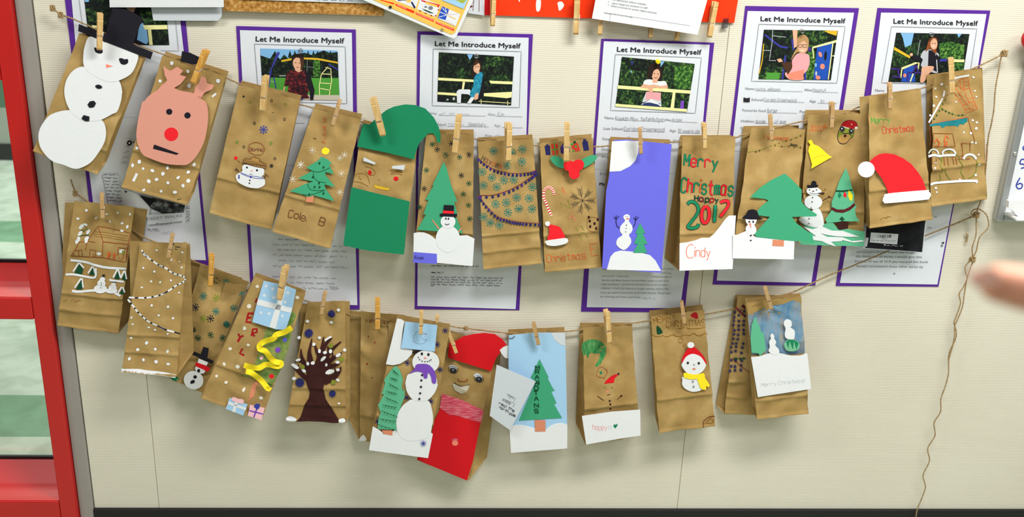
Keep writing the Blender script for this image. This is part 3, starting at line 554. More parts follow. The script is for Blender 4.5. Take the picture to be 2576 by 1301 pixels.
for s_, x0, y0, x1, y1 in (('adventure and it make me laugh', 485, 628, 1440, 640), ('this book has all three. I would give this', 472, 702, 1555, 712), ('book is 10 out of 10 If you enjoyed this book', 460, 782, 1660, 792), ('would recommend these other series by', 485, 860, 1580, 872)):
    K.type(s_, z('G7', '%d,%d' % (x0, y0))[0], z('G7', '%d,%d' % (x1, y1))[0], 6, 'grey')
K.poly(z('G7', '1090,955 1130,968 1090,978'), 'grey').type('me', z('G7', '1655,228')[0], z('G7', '1715,230')[0], 5.5, 'grey').type('on', z('G7', '1755,50')[0], z('G7', '1800,52')[0], 5.5, 'grey').poly(z('G7', '1870,462 1920,445 1918,480'), 'black').ell(*z('G7', '1885,508')[0], 3, 'grey'); K.done('printed_report', p2)
for x, y, mt, lb in ((757, 127, 'clearplastic', 'clear pushpin above the photo of the child in the maroon shirt'), (1198, 140, 'clearplastic', 'clear pushpin above the photo of the child in the teal top'), (1654, 154, 'plasticyellow', 'yellow pushpin above the photo of the child leaning on a rail'), (2016, 78, 'clearplastic', 'clear pushpin above the photo of the child with glasses'), (2341, 86, 'clearplastic', 'clear pushpin above the photo of the red-haired child')): pushpin(x, y, mt, lb)
# ------------------------------------------------------------------ papers along the top edge
o = empty('paper_sheet', P(425, 50, .02)); tag(o, 'two overlapping white sheets hanging at the top left', 'paper')
cut(wallsurf(.010), o, 'under_sheet', z('F8', '1500,-300 2560,-300 2575,120 2560,240 2510,292 1600,290'), 'snowgrey', 0)
cut(wallsurf(.022), o, 'front_sheet', [(262, -330), (558, -330), (563, 18), (276, 18.5)], 'white', 0)
o = empty('cork_strip', P(760, 28, .02)); tag(o, 'tan cork strip with a printed sheet at the top edge', 'cork board')
a, c = P(562, 27, .012), P(965, 30, .012); v, f = boxv(a.x, c.x, -.014, -.001, a.z, a.z+.05); mk('strip', v, f, 'cork', o)
sf = wallsurf(.016); cut(sf, o, 'printed_sheet', [(590, -340), (930, -330), (935, 9), (600, -2)], 'paperwhite', 0)
K = Ink(sf, False, .0012); K.scrib((790, 0), (890, 5), 3, 1, 'grey'); K.done('print', o)
o = empty('red_paper', P(1600, 60, .004)); tag(o, 'bright orange-red paper strip with torn white spots at the top', 'paper')
sf = wallsurf(.004)
cut(sf, o, 'sheet', [(1212, -300), (1905, -290), (1847, 57.5), (1219, 38)], 'orange', 0)
for s_ in ('640,10 665,-8 685,10 680,80 662,110 640,95', '845,25 880,15 905,45 890,80 860,102 848,60', '472,2 482,0 484,14 475,16'): K = Ink(sf, False, .0009); K.poly(z('F7', s_), 'white', True); K.done('torn_spot', o)
K = Ink(sf, False, .0009); K.poly(z('F7', '150,-60 195,-60 195,145 150,142'), 'red'); K.done('dark_strip', o)
cut(wallsurf(.006), o, 'striped_slip', [(1180, -280), (1226, -280), (1218, 39), (1178, 33)], 'paperwhite', 0)
K = Ink(wallsurf(.0068), False); K.lines(zl('F7', '97,0 95,110|45,0 38,105'), 1.2, 'wine').poly(z('F7', '10,50 40,60 10,75'), 'wine'); K.done('stripes', o)
o = empty('notice_sheet', P(1620, 70, .03)); tag(o, 'white typed notice sheet tilted over the red paper at the top', 'paper')
sf = wallsurf(.03); cut(sf, o, 'sheet', [(1555, -300), (1850, -255), (1755, 87.5), (1489, 46.5)], 'white', 0)
K = Ink(sf, False, .0012)
for s_, x0, y0, x1, y1 in (('use appropriate hallway etiquette', 1368, 2, 1688, 50), ('report dangerous situations to staff', 1360, 36, 1700, 84), ('follow protocols for positive digital citizenship', 1352, 62, 1788, 132)): K.type(s_, z('F7', '%d,%d' % (x0, y0))[0], z('F7', '%d,%d' % (x1, y1))[0], 5, 'grey')
K.ell(*z('F7', '1332,16')[0], 1, 'grey').ell(*z('F7', '1328,46')[0], 1, 'grey').lines(zl('F7', '1285,118 2105,243|1350,130 1340,195'), .9, 'lightgrey').scrib(z('F7', '1290,126')[0], z('F7', '1560,168')[0], 2.2, .8, 'grey'); K.done('print', o)
o = empty('tape_piece', P(1822, 62, .006)); tag(o, 'clear tape and pin at the lower corner of the red paper', 'tape'); cut(wallsurf(.0065), o, 'strip', z('F7', '2425,175 2478,170 2470,265 2400,275'), 'clearplastic', 0)
c = z('F7', '2445,248')[0]; Kk = Ink(wallsurf(.0075), False); Kk.ell(*c, 3.4, 'grey').ell(*c, 1.6, 'ink'); Kk.done('pin', o)
# laminated flags card
o = empty('flag_card', P(1141, 98, .02)); tag(o, 'laminated yellow card of flags hanging tilted at the top', 'card')
sf = wallsurf(.026)
cut(sf, o, 'laminate', [(760, -66), (1130, 93), (1136, 95), (1141, 97), (1146, 94), (1149, 90), (1245, -120), (870, -280)], 'white', 0)
K = Ink(sf, False, .0012)
K.poly([(800, -66), (935, -2)]+z('F6', '1400,405 1640,500 1690,470')+[(1228, -112), (900, -250)], 'flagorange')
def fq(s_, mt): K.poly(z('F6', s_), mt)
fq('830,50 1105,160 1092,195 830,80', 'orange'); fq('1120,175 1388,285 1378,318 1118,205', 'orange'); fq('1410,305 1678,415 1668,448 1405,335', 'orange'); fq('640,0 815,45 805,65 560,-10', 'orange')
fq('800,-80 1165,-20 1120,120 830,10', 'white'); fq('1050,35 1070,20 1122,108 1098,125', 'navy'); fq('860,0 1000,10 990,0 870,15', 'navy'); K.ell(*z('F6', '1020,5')[0], 6, 'flagorange')
fq('1190,-40 1475,75 1410,245 1140,130', 'white'); fq('1205,0 1470,70 1450,110 1200,15', 'red'); fq('1260,20 1440,80 1430,105 1270,60', 'flagorange'); fq('1205,120 1290,150 1390,195 1330,190 1250,155', 'darkgreen'); K.ell(*z('F6', '1335,115')[0], 6, 'grey', 5).ell(*z('F6', '1265,100')[0], 4, 'grey', 2.5)
for aa, bb_ in ((1185, 158), (1265, 190), (1345, 222), (1410, 225), (1450, 140)): K.poly(ell(*z('F6', '%d,%d' % (aa, bb_))[0], 3, 1.6, 20, 4), 'darkred')
fq('1505,90 1765,205 1695,380 1438,265', 'white'); fq('1505,90 1605,135 1575,215 1470,165', 'flagblue'); fq('1470,180 1570,220 1550,290 1440,255', 'flagblue')
K.lines(zl('F6', '1500,110 1590,215|1480,180 1580,215|1455,245 1575,215|1545,110 1575,215'), 1.6, 'white').lines(zl('F6', '1595,230 1700,275'), 2, 'flagorange').lines(zl('F6', '1575,215 1735,200|1560,290 1680,365|1590,205 1590,140'), .7, 'pinkshirt')
fq('1490,0 1880,-20 1810,130', 'lightblue'); fq('1690,0 1850,0 1800,50', 'lime')
for s_, x0, y0, x1, y1 in (('Nova Scotia', 850, 75, 980, 130), ('Prince Edward Island', 1132, 200, 1375, 302), ('Newfoundland & Labrador', 1420, 325, 1660, 430)): K.type(s_, z('F6', '%d,%d' % (x0, y0))[0], z('F6', '%d,%d' % (x1, y1))[0], 2.8, 'white')
K.ell(*z('F6', '755,103')[0], 4, 'ink').ell(*z('F6', '1500,430')[0], 3.8, 'dirt'); K.done('print', o)
# book cover print hanging over poster 6
o = empty('book_cover_print', P(2250, 635, .03)); tag(o, 'dark book cover print with white barcode label below the santa hat bag', 'print')
sf = wallsurf(.03); cut(sf, o, 'sheet', z('G7', '600,-60 650,-60 1640,-60 1570,620 590,555 640,150'), 'snowgrey', 0)
K = Ink(sf, False, .0012); K.poly(z('G7', '660,-60 1630,-60 1558,612 630,545'), 'bookdark').poly(z('G7', '635,372 688,380 655,528 612,522'), 'snowgrey').poly(z('G7', '722,292 1172,318 1150,490 702,455'), 'paperwhite')
for i in range(26):
    if random.random() < .75: K.poly(z('G7', '%d,335 %d,335 %d,378 %d,376' % (828+i*9, 828+i*9+random.choice((3, 5, 6)), 822+i*9+5, 822+i*9)), 'ink')
K.scrib(z('G7', '905,400')[0], z('G7', '985,403')[0], 2.2, .7, 'grey').scrib(z('G7', '730,428')[0], z('G7', '1140,442')[0], 2, .7, 'grey').poly(z('G7', '925,485 968,490 950,512'), 'white').scrib(z('G7', '975,512')[0], z('G7', '1250,528')[0], 3.4, 1, 'lightgrey'); K.done('print', o)
# ------------------------------------------------------------------ whiteboard at the right edge
wb = empty('whiteboard', P(2560, 560)); tag(wb, 'whiteboard with grey aluminium frame and blue numbers at the right edge', 'whiteboard')
fx = P(2505, 553, .02).x; ix = P(2553, 420, .02).x; zb = P(2515, 558, .022).z; fw2 = ix-fx
box('frame_side', fx, ix, -.024, -.001, zb, 2.4, 'aluminium', wb, .005); box('frame_bottom', ix, 2.55, -.022, -.001, zb, zb+fw2*.9, 'aluminium', wb, .004)
box('board', ix-.002, 2.55, -.013, -.002, zb+.01, 2.39, 'boardwhite', wb)
K = Ink(wallsurf(.0132), False, .0004)
for s_ in (z('G8', '590,640 560,690 550,730 570,758 605,750 615,715 590,700 562,715'), z('G8', '650,440 605,440 590,485 630,492 645,520 600,537'), z('G8', '650,285 625,305 628,330 650,340')): K.st_(s_, 3.2, 'penblue', True)
K.done('blue_numbers', wb)
v, f = boxv(0, 1, 0, 1, 0, 1)
q = z('G8', '470,895 700,880 700,1080 620,1088 575,1065 545,1040 520,1005 462,965'); cut(wallsurf(.06), wb, 'tray_end', q, 'plasticwhite', 0, th=.012)
a = P(2580, 520, .05); box('pen_tray', P(2548, 520, .05).x, 2.5, -.075, -.02, P(2560, 548, .05).z, P(2560, 548, .05).z+.006, 'plasticwhite', wb, .002)
c = P(2554, 387, .0255); v, f = tube([c+Vector((0, .003, 0)), c, c-Vector((0, .002, 0))], lambda t: .0045 if t < .7 else .002, 10); mk('screw', v, f, 'spring', wb, smooth=True)
c = P(2596, 97, .03); k = 20; prof = [(0, .021), (.004, .023), (.012, .022), (.016, .016), (.017, .001)]
v = [(c.x+r_*math.cos(2*math.pi*i/k), c.y+.004-h_, c.z+r_*math.sin(2*math.pi*i/k)) for h_, r_ in prof for i in range(k)]
f = [(j*k+i, j*k+(i+1) % k, (j+1)*k+(i+1) % k, (j+1)*k+i) for j in range(4) for i in range(k)]+[tuple(range(k))]
tag(top(mk('magnet', v, f, 'plasticred', smooth=True)), 'round red magnet at the whiteboard edge, top right', 'magnet')
# ------------------------------------------------------------------ twine
GU, GD = 'decorated bags on the upper twine', 'decorated bags on the lower twine'
def cord(name, label, segs, r=.0014, knots=()):
    o = empty(name, segs[0][0]); tag(o, label, 'twine')
    for s_ in segs: v, f = twine(s_, r); mk('strand', v, f, 'twine', o, smooth=True)
    for (c, rr) in knots:
        pts = []
        for i in range(26):
            a = i*.95; pts.append((c.x+rr*math.cos(a)*(.7+.3*math.sin(i*.37)), c.y-.002+rr*.5*math.sin(i*.61), c.z+rr*math.sin(a*1.3)))
        v, f = twine(pts, r); mk('knot', v, f, 'twine', o, smooth=True)
    return o
def pxs(view, s_, d): return [P(x, y, d) for x, y in z(view, s_)]
cord('garland_twine', 'upper twine strung across the wall from left to right', [pxs('', '130,18 152,36 180,46 214,61 260,82 330,108 392,130 480,160 545,185 605,212 680,238 752,262 775,268 850,290 905,305 925,312 1000,326 1060,336 1200,350 1345,366 1495,369 1540,366 1680,358 1712,356 1780,350 1850,346 1870,339 1950,322 2015,306 2120,286 2165,268 2250,244 2340,215 2430,180 2480,158 2525,135', .018)], knots=[(P(133, 20, .018), .005), (P(153, 37, .018), .005), (P(2525, 134, .018), .006)])
cord('garland_twine', 'lower twine sagging between the left tail and the right knot', [pxs('', '178,452 184,470 192,486 205,496 225,510', .012)+pxs('', '262,536 310,566 365,598 395,611 470,648 528,676 625,712 700,738 770,757 860,785 900,795 1030,806 1105,817 1180,827 1300,839 1420,834 1465,829 1535,822 1640,806 1720,797 1790,788 1855,775 1930,758 1965,744 2000,733 2080,695', .0115)+pxs('', '2110,683 2188,651 2235,631 2290,609 2333,591 2400,564 2446,545', .012)], knots=[(P(190, 486, .012), .005), (P(1172, 825, .0115), .004)])
cord('hanging_cord', 'loose knotted twine hanging down the right side to the skirting', [
 pxs('', '2525,135 2519,142 2513,175 2507,205 2503,235 2500,277 2493,316 2487,341 2484,370 2482,400 2477,450 2466,508 2459,526 2456,550 2455,592 2446,622 2447,645', .018)[:],
 pxs('', '2456,548 2446,543 2444,534 2452,527 2464,527 2481,540 2487,562 2484,576 2464,598 2456,631 2448,647', .020),
 pxs('', '2446,648 2438,658 2428,672 2430,688 2433,700 2424,722 2413,740 2416,764 2404,800 2400,812 2405,832 2404,852 2388,888 2386,915', .016),
 pxs('', '2446,648 2447,660 2442,672 2434,698 2430,715 2426,740 2421,772 2411,799 2402,820 2401,846 2395,876 2387,905 2386,940 2378,972 2367,1004 2366,1036 2350,1064 2352,1096 2334,1128 2338,1160 2322,1196 2328,1225 2318,1256 2309,1277 2304,1301 2302,1345', .018)],
 r=.0013, knots=[(P(2455, 540, .02), .006), (P(2445, 652, .018), .006)])
tag(top(mk('twine_scrap', *twine(pxs('', '2431,588 2434,592 2433,600 2431,609', .006), .0018), 'twine')), 'short scrap of twine stuck on the wall beside the hanging cord', 'twine')
# ------------------------------------------------------------------ clothespins
def prong_mesh(back):
    s_ = 1 if back else -1                   # local: z along the pin (0 jaw, 1 handle), y depth, x width
    prof = [(0, .012), (.05, .055), (.30, .075), (.345, .075), (.36, .058), (.40, .058), (.415, .078), (.55, .085), (.80, .108), (.84, .100), (.86, .108), (1.0, .112), (1.0, .062), (.62, .03), (.44, .012), (.40, .03), (.36, .012), (.24, .012), (.18, .026), (.12, .012)]
    w = .068; v = []; f = []; k = len(prof)
    for x in (-w, w): v += [(x, s_*b, a) for a, b in prof]
    t_ = tess([(a, b) for a, b in prof]); f = [tuple(a) for a in t_]+[tuple(k+i for i in reversed(a)) for a in t_]+[(i, (i+1) % k, k+(i+1) % k, k+i) for i in range(k)]
    me = bpy.data.meshes.new('prong'); me.from_pydata(v, [], f); me.update(); return me
def spring_mesh():
    pts = []
    for i in range(49):
        a = i/48*6*math.pi; pts.append(Vector((-.06+.12*i/48, .028*math.cos(a), .40+.028*math.sin(a))))
    p1 = tube(pts, .007, 5)
    fr = tube([Vector((-.074, -.03, .43)), Vector((-.076, -.07, .395)), Vector((-.06, -.068, .38)), Vector((.06, -.068, .38)), Vector((.078, -.07, .4)), Vector((.08, -.03, .50)), Vector((.076, .02, .43))], .009, 6)
    bk = tube([Vector((.074, .03, .43)), Vector((.076, .07, .395)), Vector((.06, .068, .38)), Vector((-.06, .068, .38)), Vector((-.074, .05, .43))], .008, 5)
    v, f = merge(p1, fr, bk); me = bpy.data.meshes.new('spring'); me.from_pydata(v, [], f); me.materials.append(M('spring')); me.update(); return me
PR = {}
SPM = spring_mesh()
def pin(tp, bt, d, label, wood='wood', twist=0, lean=0.0, group='clothespins on the upper twine'):
    a, b_ = P(bt[0], bt[1], d), P(tp[0], tp[1], d+lean); ax = b_-a; L = max(ax.length, .056); zc = ax.normalized()
    yc = Vector((0, 1, 0)); yc = (yc-zc*yc.dot(zc)).normalized(); xc = yc.cross(zc)
    t_ = math.radians(twist); xc, yc = xc*math.cos(t_)+yc*math.sin(t_), yc*math.cos(t_)-xc*math.sin(t_)
    o = empty('clothespin', a); s_ = L
    o.matrix_world = Matrix(((xc.x*s_, yc.x*s_, zc.x*s_, a.x), (xc.y*s_, yc.y*s_, zc.y*s_, a.y), (xc.z*s_, yc.z*s_, zc.z*s_, a.z), (0, 0, 0, 1)))
    for bk in (False, True):
        if (bk, wood) not in PR:
            me = prong_mesh(bk); me.materials.append(M(wood)); PR[(bk, wood)] = me
        c = bpy.data.objects.new('prong', PR[(bk, wood)]); COL.objects.link(c); c.parent = o
    c = bpy.data.objects.new('spring', SPM); COL.objects.link(c); c.parent = o
    tag(o, 'wooden clothespin '+label, 'clothespin', group); return o
# ------------------------------------------------------------------ paper bags
BAGS = []
class Bag(Surf):
    def __init__(s, label, group, q, d=(.034, .034, .066), creases=(.72,), dback=.007, back=None, pin=None, amp=1.0, paper='kraft', steep=0):
        s.q = q; s.seed = Vector((len(BAGS)*3.7, 1.3*len(BAGS), 0)); BAGS.append(s); s.pin = pin; s.amp = amp
        mb = lerp(q[3], q[2], .5); a, b_, c = P(*q[0], d[0]), P(*q[1], d[1]), P(*mb, d[2])
        n_ = (b_-a).cross(c-a).normalized()
        if n_.y > 0: n_ = -n_
        s.p0, s.n = a, n_; s.cr = [(quad_in(q, 0, v), quad_in(q, 1, v)) for v in creases]; s.crv = creases
        s.rim = (q[3], q[2])
        s.root = empty('paper_bag', s.at(*mb)); tag(s.root, label, 'paper bag', group); rt_ = s.root
        # front
        nu = 18; vs = sorted(set([i/34 for i in range(35)]+[c_+k_ for c_ in creases for k_ in (-.022, -.012, -.004, .004, .012, .022)]+[.97, .98, .988, .994]))
        vv = []; ff = []; nr = len(vs)
        for j, v_ in enumerate(vs):
            for i in range(nu+1):
                u = i/nu; x, y = quad_in(q, u, v_)
                if j == 0: y += noise.noise(Vector((x*.09, len(BAGS)*9.1, 0)))*2.2
                if i in (0, nu): x += noise.noise(Vector((y*.04, len(BAGS)*5.3+i, 2)))*1.6
                vv.append(s.at(x, y, 0, True))
        ff = [(j*(nu+1)+i, j*(nu+1)+i+1, (j+1)*(nu+1)+i+1, (j+1)*(nu+1)+i) for j in range(nr-1) for i in range(nu)]
        s.front = mk('front_panel', vv, ff, paper, rt_, smooth=True)
        # back panel
        F4 = [s.at(*t_) for t_ in q]
        if back: B4 = [P(*t_, dback) for t_ in back]
        else:
            B4 = [Vector((t_.x, -dback, t_.z+(.004 if i < 2 else .010))) for i, t_ in enumerate(F4)]
        s.B4 = B4; nb = 6; bv = []
        for j in range(nb+1):
            for i in range(nb+1):
                p = B4[0].lerp(B4[1], i/nb).lerp(B4[3].lerp(B4[2], i/nb), j/nb); bv.append(p+Vector((0, -.0015*abs(noise.noise(p*22+s.seed)), 0)))
        bf = [(j*(nb+1)+i, j*(nb+1)+i+1, (j+1)*(nb+1)+i+1, (j+1)*(nb+1)+i) for j in range(nb) for i in range(nb)]
        mk('back_panel', bv, bf, 'kraft', rt_, smooth=True)
        # gussets
        wv_ = (F4[1]-F4[0]).normalized()
        for sd in (0, 1):
            gv = []; nj = 12
            for j in range(nj+1):
                v_ = j/nj; x, y = quad_in(q, sd, v_); A = s.at(x, y, 0, True); Bk = B4[sd].lerp(B4[3-sd], v_)
                fold = (.030*(1-v_)**.8+.010)*(1 if sd == 0 else -1); Mi = A.lerp(Bk, .5)+wv_*fold+Vector((0, 0, .002*noise.noise(A*40)))
                gv += [A, A.lerp(Mi, .5)+wv_*(.001*noise.noise(A*60+s.seed)), Mi, Bk]
            gf = [(j*4+i, j*4+i+1, (j+1)*4+i+1, (j+1)*4+i) for j in range(nj) for i in range(3)]
            mk('side_gusset', gv, gf, 'kraft', rt_)
        # bottom
        nv_ = []; k = 10
        for i in range(k+1):
            x, y = quad_in(q, i/k, 1); A = s.at(x, y, 0, True); nv_ += [A, B4[3].lerp(B4[2], i/k)]
        mk('bottom', nv_, [(2*i, 2*i+1, 2*i+3, 2*i+2) for i in range(k)], 'kraft', rt_)
    @staticmethod
    def dline(p, a, b_):
        dx, dy = b_[0]-a[0], b_[1]-a[1]; return ((p[1]-a[1])*dx-(p[0]-a[0])*dy)/math.hypot(dx, dy)
    def disp(s, p, x, y):                    # inward dents of the crumpled paper, outward ridges at the folds
        q = p+s.seed; n1 = noise.noise(q*15); n2 = noise.noise(q*31+Vector((5, 2, 9)))
        n3 = noise.noise(q*8+Vector((1, 7, 3))); d = s.amp*(.0075*abs(n3)+.0090*abs(n1)+.0034*abs(n2))
        if s.pin:
            dx, dy = x-s.pin[0], y-s.pin[1]; rr = math.hypot(dx, dy); an = math.atan2(dy, dx)
            d += .0045*math.exp(-(rr/48)**2)*(1+.7*math.sin(an*5+s.seed.x))
        tt = s.dline((x, y), s.q[0], s.q[1]); d *= .15+.85*min(1, max(0, tt)/40)
        for a, b_ in s.cr:
            t_ = s.dline((x, y), a, b_)
            if abs(t_) < 7: d -= .0016*(1-abs(t_)/7)
            if t_ > 0: d += .0028*min(1, t_/9)*math.exp(-max(0, t_-9)/60)
        t_ = -s.dline((x, y), *s.rim)
        if t_ < 6: d -= .0018*(1-abs(t_-2)/6)
        return d
    def cut(s, name, pts, mat, layer=1, sm=False, label=None): return cut(s, s.root, name, pts, mat, layer, sm, label)
    def ink(s): return Ink(s, True, .00045)
    def pap(s, layer=1): return Ink(s, False, .0006+layer*.0005+.0001, .00003)
def dabs(B, view, s_, mat='white', r=3.2, name='snow_dot'):
    for (x, y) in z(view, s_): K = B.ink(); K.o += .0006; K.ell(x, y, r*random.uniform(.75, 1.25), mat, r*random.uniform(.75, 1.25), random.uniform(0, 180), 9, .12); K.done(name, B.root)
def flakes(B, view, s_, r, mat, w, n_, tick, name='snowflake'):
    for k_, (x, y) in enumerate(z(view, s_)): K = B.ink(); K.flake(x, y, r, mat[k_ % len(mat)], w, n_, random.uniform(0, 40), tick); K.done(name, B.root)
# ---- upper row -----------------------------------------------------
B = Bag('kraft paper bag with big white cut-paper snowman in tall black hat', GU, [(199, 83), (362, 143), (242, 441), (81, 381)], (.040, .036, .080), (.80,), pin=(250, 120))
B.cut('snowman_ball', z('A2', '310,245 500,205 700,260 850,315 895,420 880,550 800,690 710,790 570,845 430,800 310,760 210,660 165,560 165,440 220,330'), 'white', 1, True)
B.cut('snowman_ball', z('A1', '720,800 600,840 515,950 485,1080 500,1200 540,1300')+z('A2', '530,240 620,310 720,322 830,315 960,250 1020,215 1060,100 1070,20')+z('A1', '1180,1100 1140,970 1000,900 860,850'), 'white', 2, True)
B.cut('snowman_head', z('A1', '790,440 735,540 715,650 725,800 830,900 960,965 1060,985 1170,955 1290,880 1360,740 1358,640 1200,580 950,490'), 'white', 3, True)
B.cut('hat_crown', z('F8', '900,590 1025,120 1210,130 1330,180 1450,260 1330,570 1320,660'), 'black', 4); B.cut('hat_brim', z('F8', '550,338 1595,735 1560,838 540,440'), 'black', 5)
B.cut('coal_eye', z('A1', '845,570 880,580 925,600 945,600 940,635 900,642 855,620'), 'black', 4, True); B.cut('coal_eye', z('A1', '1142,705 1180,700 1205,712 1245,710 1250,750 1215,775 1165,765'), 'black', 4, True)
B.cut('nose', z('A1', '985,770 1068,793 988,815'), 'coral', 4)
B.cut('button', z('A1', '855,1035 890,1015 935,1035 930,1060 885,1064'), 'black', 4, True); B.cut('button', z('A2', '693,145 720,108 765,102 787,130 765,172 715,180'), 'black', 4); B.cut('button', z('A2', '652,258 715,275 712,325 668,325 627,298'), 'black', 4)
pin((252, 33), (250, 126), .062, 'holding the bag with the big snowman and tall hat', 'wood', 24)
B = Bag('kraft paper bag with peach reindeer face and round red nose', GU, [(408, 140), (567, 192), (470, 518), (304, 472)], (.036, .040, .072), (.715,), pin=(488, 200))
B.cut('reindeer_face', z('A1', '1700,1000 1600,1080 1500,1150 1440,1220')+z('A2', '1290,120 1240,350 1230,520 1290,680 1400,740 1550,790 1700,803 1800,790 1900,680 1975,520 2010,300 1990,130 1900,60')+z('A1', '2150,1160 2000,1110 1850,1080'), 'peach', 2, True)
B.cut('antler', z('A1', '1675,790 1730,840 1760,850 1840,800 1910,850 1870,900 1950,920 1880,1010 1760,1080 1700,1090 1680,1010 1720,960 1690,900'), 'peach', 1); B.cut('antler', z('A1', '2130,920 2180,930 2200,1000 2280,1020 2260,1070 2170,1110 2120,1180 2040,1120 2060,1040 2100,1000'), 'peach', 1)
B.cut('black_hat', z('A1', '1898,612 2000,635 2115,690 2095,775 2010,770 1880,738'), 'black', 1)
B.cut('coal_eye', ell(*z('A2', '1586,222')[0], 7.8, 7.6, 0, 12), 'black', 3); B.cut('coal_eye', ell(*z('A2', '1785,262')[0], 8, 7.8, 0, 12), 'black', 3); B.cut('red_nose', ell(*z('A2', '1608,468')[0], 17.5, 17, 0, 20), 'hotred', 3); B.cut('mouth', z('A2', '1422,580 1690,678 1665,692 1408,625'), 'black', 3)
K = B.ink(); dabs(B, 'A2', '1248,773 1175,812 1290,848 1390,870 1508,903 1680,943 1440,965 1355,985 1565,1002 1732,1033 1305,1077 1490,1095 1640,1106 1232,620 1783,888 1786,980 1558,838 1846,805', 'white', 4.4)
K.st_(z('A2', '1225,900 1185,985'), 7, 'white'); K.done('snow_streak', B.root); dabs(B, 'A1', '1770,760 1960,858 1625,975 1968,1035 2325,972', 'white', 5); K = B.ink(); K.st_(z('A1', '2300,1125 2250,1165'), 5, 'white'); K.done('snow_streak', B.root); K = B.ink()
K.scrib(z('A2', '1660,1195')[0], z('A2', '1730,1200')[0], 4, 1.3, 'ink'); K.done('signature', B.root)
pin((519, 126), (485.6, 209.6), .056, 'holding the reindeer face bag', 'woodorange', -14)
B = Bag('kraft paper bag with small drawn snowman in checked hat and speech bubble', GU, [(601, 214), (754, 251), (682, 580), (524, 538)], (.034, .034, .070), (.716,), pin=(662, 275))
K = B.ink()
for s_, m_ in (('690,420', 'olive'), ('1180,450', 'olive'), ('1003,552', 'darkgreen'), ('988,400', 'ink'), ('1165,655', 'ink'), ('752,712', 'ink'), ('518,965', 'leaf'), ('980,980', 'leaf'), ('612,1033', 'ink'), ('1032,1193', 'ink')): K.lines([ell(*z('A3', s_)[0], 2.8, 3.2, 0, 10)], 1.3, m_, closed=True)
K.ell(*z('A3', '606,343')[0], 2.6, 'ink').flake(*z('A3', '878,798')[0], 10.5, 'penblue', 1.5, 8).lines([z('A3', '670,1050 690,1000 760,970 840,985 890,1040 885,1100 840,1140 790,1140 765,1148 750,1130 690,1100')], 1.2, 'brownred', True, True)
K.hand('Dianna', z('A3', '690,1082')[0], z('A3', '885,1092')[0], 8.5, 1, 'wine').ell(*z('A3', '502,1183')[0], 4.6, 'hotred').lines(zl('A3', '525,1215 560,1245'), 1.2, 'brown').flake(*z('A4', '912,190')[0], 5, 'ink', 1.6, 6); K.done('pen_drawing', B.root)
B.cut('snowman', z('A4', '548,200 580,170 680,185 800,215 825,250 815,300 790,320 820,340 835,390 825,430 760,465 700,468 620,455 540,420 485,380 465,320 490,285 530,265 548,250'), 'white', 1, True)
K = B.pap(1); K.poly(z('A4', '550,150 580,95 660,105 670,75 760,95 765,130 850,165 840,222 700,195'), 'tan').lines(zl('A4', '550,150 580,95 660,105 670,75 760,95 765,130 850,165 840,222 700,195 550,150|555,150 840,190'), 1.4, 'darkbrown')
for i in range(11): K.st_(z('A4', '%d,%d %d,%d' % (565+i*26, 100+i*6, 600+i*22, 175+i*4)), .9, 'darkbrown'); K.st_(z('A4', '%d,%d %d,%d' % (600+i*24, 100+i*6, 570+i*26, 160+i*5)), .9, 'darkbrown')
K.ell(*z('A4', '606,208')[0], 2.6, 'ink').ell(*z('A4', '733,243')[0], 2.8, 'ink').poly(z('A4', '648,260 672,238 678,256'), 'coral').lines(zl('A4', '640,285 655,298 675,290'), 1.2, 'ink').lines(zl('A4', '520,270 640,315 720,320 820,340|530,285 640,330 720,345 810,350'), 1.3, 'penblue').ell(*z('A4', '655,328')[0], 2.6, 'penblue').ell(*z('A4', '642,370')[0], 2, 'ink').ell(*z('A4', '638,405')[0], 2, 'ink').lines(zl('A4', '510,270 490,245 450,230|490,245 470,215|820,350 850,300 875,320|850,300 840,290'), 2, 'darkbrown').lines(zl('A4', '500,300 500,350|512,300 510,350'), 1.6, 'penblue'); K.done('drawn_details', B.root)
pin((669, 190), (660, 280.5), .056, 'holding the speech bubble snowman bag', 'wood', -10)
B = Bag('kraft paper bag with green cut-paper tree and a pencilled name below', GU, [(789, 273), (908, 300), (830, 627), (684, 584)], (.040, .040, .086), (.70,), dback=.008, pin=(836, 310))
B.cut('green_tree', z('A4', '1545,72 1620,105 1680,158 1640,170 1700,290 1590,265 1600,310 1718,455 1580,420 1600,480 1710,632 1450,560 1380,578 1300,545 1145,505 1350,410 1440,385 1250,345 1430,250 1355,208 1500,120'), 'midgreen', 1)
B.cut('trunk', z('A4', '1358,572 1450,560 1438,650 1345,640'), 'salmon', 0)
K = B.pap(1)
for s_ in ('1520,155', '1570,208', '1435,330', '1515,405', '1458,455', '1520,455', '1570,535', '1390,550'): K.ell(*z('A4', s_)[0], 2.4, 'darkgreen', 3.8, 20)
K.lines(zl('A4', '1430,250 1500,265 1590,240 1650,210|1440,250 1450,330 1500,380 1600,400|1370,410 1400,480 1500,500 1590,490|1310,545 1400,555 1580,500'), 1.3, 'darkgreen', True); K.done('drawn_garland', B.root)
K = B.ink(); K.ell(*z('A3', '1725,1090')[0], 10, 'yellow', 9, 0, 12, .1)
for s_, r_ in (('1545,1075', 10), ('1390,1275', 10), ('1985,1140', 9), ('1920,1185', 8)): K.flake(*z('A3', s_)[0], r_, 'cream', 1.1, 7, 15, 0)
for s_, r_ in (('1280,180', 9), ('1795,290', 9), ('1180,355', 9), ('1775,520', 9)): K.flake(*z('A4', s_)[0], r_, 'cream', 1.1, 7, 5, 0)
